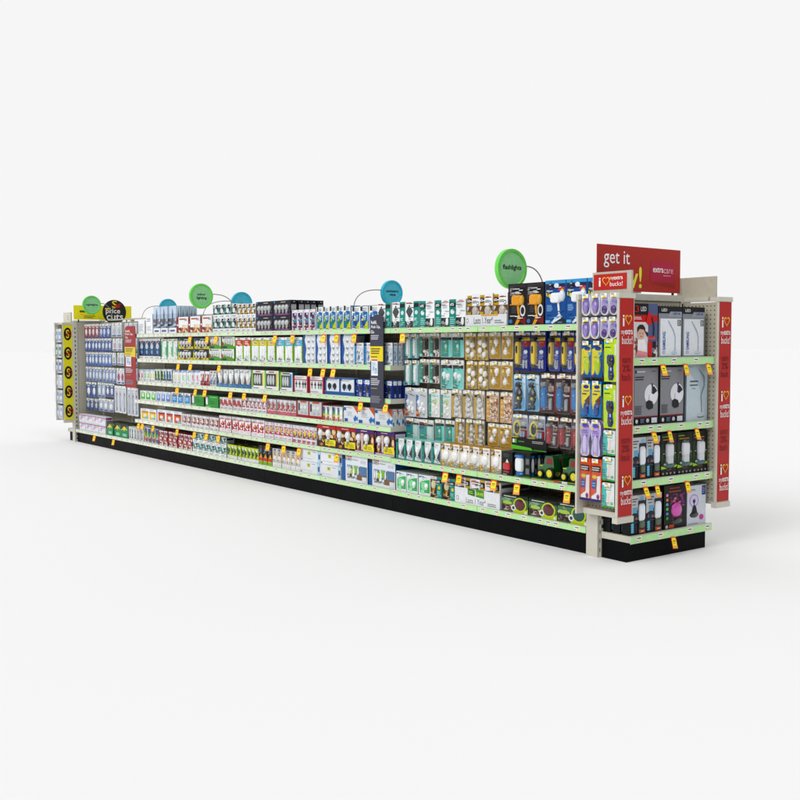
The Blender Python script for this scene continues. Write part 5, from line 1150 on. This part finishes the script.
LN = [r_(0, 0, 1, 1, '121417'), ('p', [(0, 1), (1, 1), (1, .84), (.58, .82), (.5, .62), (0, .5)], 'c9ccce'), e_(.78, .92, .15, .05, '8fc4dc'), m_(.08, .82, .5, .94, 2, '55585c'), m_(.12, .74, .44, .80, 1, '7a7d80'), r_(.18, .52, .46, .70, '6fb4d8'), e_(.30, .46, .24, .1, '1c2c44'), ph(.1, .38, .5, .48, 4, 2, ['2a5a8a', '1a2434', 'b07048', '0f1822'], 5), m_(.1, .3, .9, .34, 1, '3a6a88'),
      e_(.15, .27, .1, .035, '6fc0e0'), e_(.15, .21, .1, .035, '6fc0e0'), e_(.15, .15, .1, .035, '6fc0e0'), e_(.15, .09, .1, .035, '6fc0e0'), m_(.3, .08, .46, .28, 4, '33383c'), r_(.52, .02, 1, .86, '172a44'), ('D', 'lantern', .73, .56, .20, .23, .012, 'e6ecf4'), ('D', 'lantern_base', .74, .25, .17, .10, .012, '5a6a4c'), r_(.58, .03, .94, .12, 'd2622c'), m_(.68, .05, .9, .10, 1, 'f4d0b8')]
row(D('lantern_box', 'lantern', 'white and blue lantern box', '121417', '0f1114', .055, LN, top='b9bcbe'), 3, -0.0991, 0.2587, 0.6700, gap=.03, deep=3)
GL = [r_(0, 0, 1, 1, '14160f'), ph(0, .2, .28, .75, 2, 5, ['2c4418', '1c2a10', '3f5c1c'], 4), ph(.72, .2, 1, .75, 2, 5, ['2c4418', '1c2a10', '3f5c1c'], 7), m_(.06, .90, .55, .95, 1, '7ab81e'), m_(.10, .82, .85, .89, 1, 'b87a1c'), ('p', [(.0, .16), (1, .2), (1, .26), (.7, .2), (.3, .2), (0, .24)], 'a4cc1c'), r_(0, .0, 1, .15, '12140f'), m_(.35, .13, .7, .16, 1, 'a86a1c')] + [e_(x, .06, .05, .025, 'a9aca4') for x in (.12, .36, .60, .84)] + [
     ('D', 'lantern', .5, .60, .22, .17, .018, 'd2d4da'), ('d', 'lantern_cap', .5, .79, .22, .05, .018, '3f5c5a'), ('D', 'lantern_lower', .5, .38, .19, .12, .018, 'c4c8cc'), ('d', 'lantern_base', .5, .26, .34, .09, .02, '4a7070'), r_(.48, .3, .52, .55, '2a2a2e'), e_(.14, .53, .05, .012, 'b4b8bc'), e_(.86, .53, .05, .012, 'b4b8bc')]
row(D('lantern_box', 'lantern', 'black and green lantern box', '14160f', '10120c', .15, GL, top='1a1c16'), 3, 0.2638, 0.6713, 0.6780, gap=.03)
ctx(axis='y', front=-.285, z=.143, where='on endcap deck', jit=.5)
row(D('lantern_box', 'lantern', 'white and blue lantern box', '121417', '0f1114', .050, LN + [], top='b9bcbe'), 2, 0.0073, 0.2795, 0.3590, gap=.06, deep=3, pitch=.066)
DSC = [r_(0, 0, 1, 1, '150f12'), m_(.25, .90, .75, .955, 1, 'b84a1c'), m_(.22, .83, .85, .875, 1, 'c8561c'), ph(.22, .50, .95, .80, 9, 6, ['2a1420', 'b83a8a', '5a1c4a', 'd86ab0', '150f12', '7a2a8a', 'c83a3a', '1c1820'], 4), ('d', 'light_dome', .56, .42, .24, .17, .012, 'd85ab4'), e_(.56, .44, .12, .09, 'f4c4e4'), ph(.36, .26, .78, .34, 5, 2, ['a82a6a', '5a1c6a', 'd03a4a', '7a2a9a'], 6),
       ('d', 'light_base', .56, .16, .25, .10, .010, '232226'), e_(.56, .13, .22, .045, '55545a'), e_(.56, .13, .18, .034, '1c1b1f')] + [e_(.12, .78 - i * .105, .055, .034, c) for i, c in enumerate(('e08ab8', 'e0905a', '5ab8d0', '6ac86a', '5aa0d8', '3fae4a'))] + [e_(.10, .06, .06, .04, 'b4b4b8'), r_(.20, .02, .42, .10, 'c8521c')]
row(D('party_light_box', 'party light', 'black box with magenta disco dome', '150f12', '120d10', .15, DSC, top='1c181a'), 1, 0.2931, 0.4880, 0.3900, gap=.02)
PLS = [r_(0, 0, 1, 1, 'd4d9e4'), r_(.78, .74, .98, .98, '2a348c'), m_(.81, .77, .95, .95, 4, 'a4acd8'), m_(.1, .86, .5, .92, 2, '6a74b8'), e_(.36, .62, .24, .16, 'b88ad0'), e_(.36, .62, .205, .135, 'd4cfe4'), ('p', [(.34, .5), (.3, .68), (.36, .6), (.42, .7), (.38, .5)], '7a4ac0'), e_(.36, .6, .07, .05, '4a2a8a'),
       ('p', [(.22, .28), (.28, .44), (.34, .50), (.42, .50), (.48, .44), (.54, .28)], '17171b'), ('d', 'light_base', .38, .26, .24, .08, .008, '17171b'), e_(.38, .24, .2, .04, '2c2c33'), e_(.76, .18, .11, .07, 'd84aa0'), m_(.05, .02, .6, .05, 1, '8a94c8')]
row(D('party_light_box', 'party light', 'white box with plasma ball', 'd4d9e4', 'b9bfcc', .15, PLS, top='c4cad8'), 1, 0.4969, 0.6654, 0.3700, gap=.02)

# --- sale tickets
TK = []
TK += [(u, HY[0] - .036, 'long top shelf rail') for u in (-5.0139, -4.6552, -4.4738, -3.4107, -3.1345, -2.6772, -2.4948, -2.2647, -1.6800)]
TK += [(u, HY[1] - .036, 'second long shelf rail') for u in (-5.2875, -5.0114, -4.4197, -2.8733, -2.6832, -2.5413)]
TK += [(u, HY[2] - .036, 'third long shelf rail') for u in (-5.3183, -4.9107, -4.7128, -4.2056, -3.9537, -3.5862, -2.1843, -1.8794)]
TK += [(u, HY[4] - .036, 'fifth long shelf rail') for u in (-6.2884, -6.1877, -5.9098, -5.3322, -4.9448, -4.6914, -4.4486, -3.5469, -3.2910, -3.0471, -2.5016)]
TK += [(u, .3719 - .036, 'low right shelf rail') for u in (-1.2194, -1.0828, -0.7530, -0.5495, -0.1403)]
TK += [(u, ZB - .034, 'bottom deck rail') for u in (-7.5937, -7.0058)]
byr = {}
for t in TK: byr.setdefault(t[2], []).append(t)
for rn, ts in byr.items():
    ts.sort()
    for i, (x, z, _) in enumerate(ts):
        ticket(x, -.022, z, 0, ORD[i + 1] + ' sale ticket from left of ' + NUM[len(ts)] + ' on the ' + rn)
for z, nm, ys in ((1.0919, 'endcap top shelf rail', (0.2289, 0.4233, 0.6233)),
                  (.731, 'second endcap shelf rail', (0.1593, 0.2915, 0.5282)),
                  (.4405, 'third endcap shelf rail', (0.0971, 0.1927, 0.4511)),
                  (.143, 'endcap deck rail', (0.3371,))):
    for i, y in enumerate(ys):
        ticket(.314, y, z - .036, math.pi / 2, (ORD[i + 1] + ' of ' + NUM[len(ys)] + ' sale tickets' if len(ys) > 1 else 'only sale ticket') + ' hanging from the ' + nm)

# ------------------------------------------------------------------ floor, light, camera
m = MB(); m.box(-160, -160, -.02, 160, 160, 0)
tag(m.build('floor', None, [M_FLOOR]), kind='structure')

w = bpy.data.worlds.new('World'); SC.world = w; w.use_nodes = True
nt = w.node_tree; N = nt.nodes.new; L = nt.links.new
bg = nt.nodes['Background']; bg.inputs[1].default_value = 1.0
# made-up surround shaped for the light: white behind and overhead, dimmed behind camera
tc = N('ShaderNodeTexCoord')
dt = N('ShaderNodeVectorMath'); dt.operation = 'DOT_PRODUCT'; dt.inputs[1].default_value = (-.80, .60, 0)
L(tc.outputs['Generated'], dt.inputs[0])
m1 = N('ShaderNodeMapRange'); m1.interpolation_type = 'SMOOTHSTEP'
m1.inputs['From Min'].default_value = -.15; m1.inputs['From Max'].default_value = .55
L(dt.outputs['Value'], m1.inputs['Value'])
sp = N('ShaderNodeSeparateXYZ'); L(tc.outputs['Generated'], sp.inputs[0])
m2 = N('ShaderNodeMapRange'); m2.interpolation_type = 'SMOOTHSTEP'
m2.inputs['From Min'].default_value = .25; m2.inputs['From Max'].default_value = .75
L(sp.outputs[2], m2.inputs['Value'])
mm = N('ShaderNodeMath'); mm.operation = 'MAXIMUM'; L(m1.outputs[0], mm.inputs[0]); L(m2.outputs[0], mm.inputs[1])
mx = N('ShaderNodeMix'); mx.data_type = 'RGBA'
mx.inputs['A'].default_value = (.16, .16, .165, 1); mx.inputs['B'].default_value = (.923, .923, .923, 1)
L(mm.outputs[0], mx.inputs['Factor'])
# two bright world patches, out of view, added as soft key and side light
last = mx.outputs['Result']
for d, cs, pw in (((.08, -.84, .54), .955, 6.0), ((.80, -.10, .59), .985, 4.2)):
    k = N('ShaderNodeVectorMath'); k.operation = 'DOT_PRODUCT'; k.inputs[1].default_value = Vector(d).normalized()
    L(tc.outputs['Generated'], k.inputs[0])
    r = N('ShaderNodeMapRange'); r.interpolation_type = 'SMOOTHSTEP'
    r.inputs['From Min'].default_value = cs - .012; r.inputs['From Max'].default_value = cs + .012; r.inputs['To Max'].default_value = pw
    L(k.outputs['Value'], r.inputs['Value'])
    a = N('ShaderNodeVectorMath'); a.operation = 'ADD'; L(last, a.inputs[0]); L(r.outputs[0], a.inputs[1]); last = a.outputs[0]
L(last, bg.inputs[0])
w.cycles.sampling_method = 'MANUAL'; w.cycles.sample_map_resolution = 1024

cd = bpy.data.cameras.new('Camera'); cam = bpy.data.objects.new('Camera', cd); COL.objects.link(cam); SC.camera = cam
cam.matrix_world = Matrix(((0.599095, -0.043210, 0.799511, 3.83758), (0.800674, 0.035362, -0.598056, -4.17417), (-0.002430, 0.998440, 0.055782, 1.17242), (0, 0, 0, 1)))
cd.sensor_width = 36; cd.lens = 45.578
cd.clip_start = .05; cd.clip_end = 2000
SC.view_settings.view_transform = 'Standard'; SC.view_settings.look = 'None'
SC.view_settings.exposure = 0.0; SC.view_settings.gamma = 1
SC.render.engine = 'CYCLES'
SC.cycles.max_bounces = 6; SC.cycles.diffuse_bounces = 4
dup = [k for k, v in LABELS.items() if v > 1]
if dup: print('DUPLICATE LABELS', dup[:10])
bad = [k for k in LABELS if not 4 <= len(k.replace(',', '').split()) <= 16]
if bad: print('LABEL LENGTH', bad[:10])
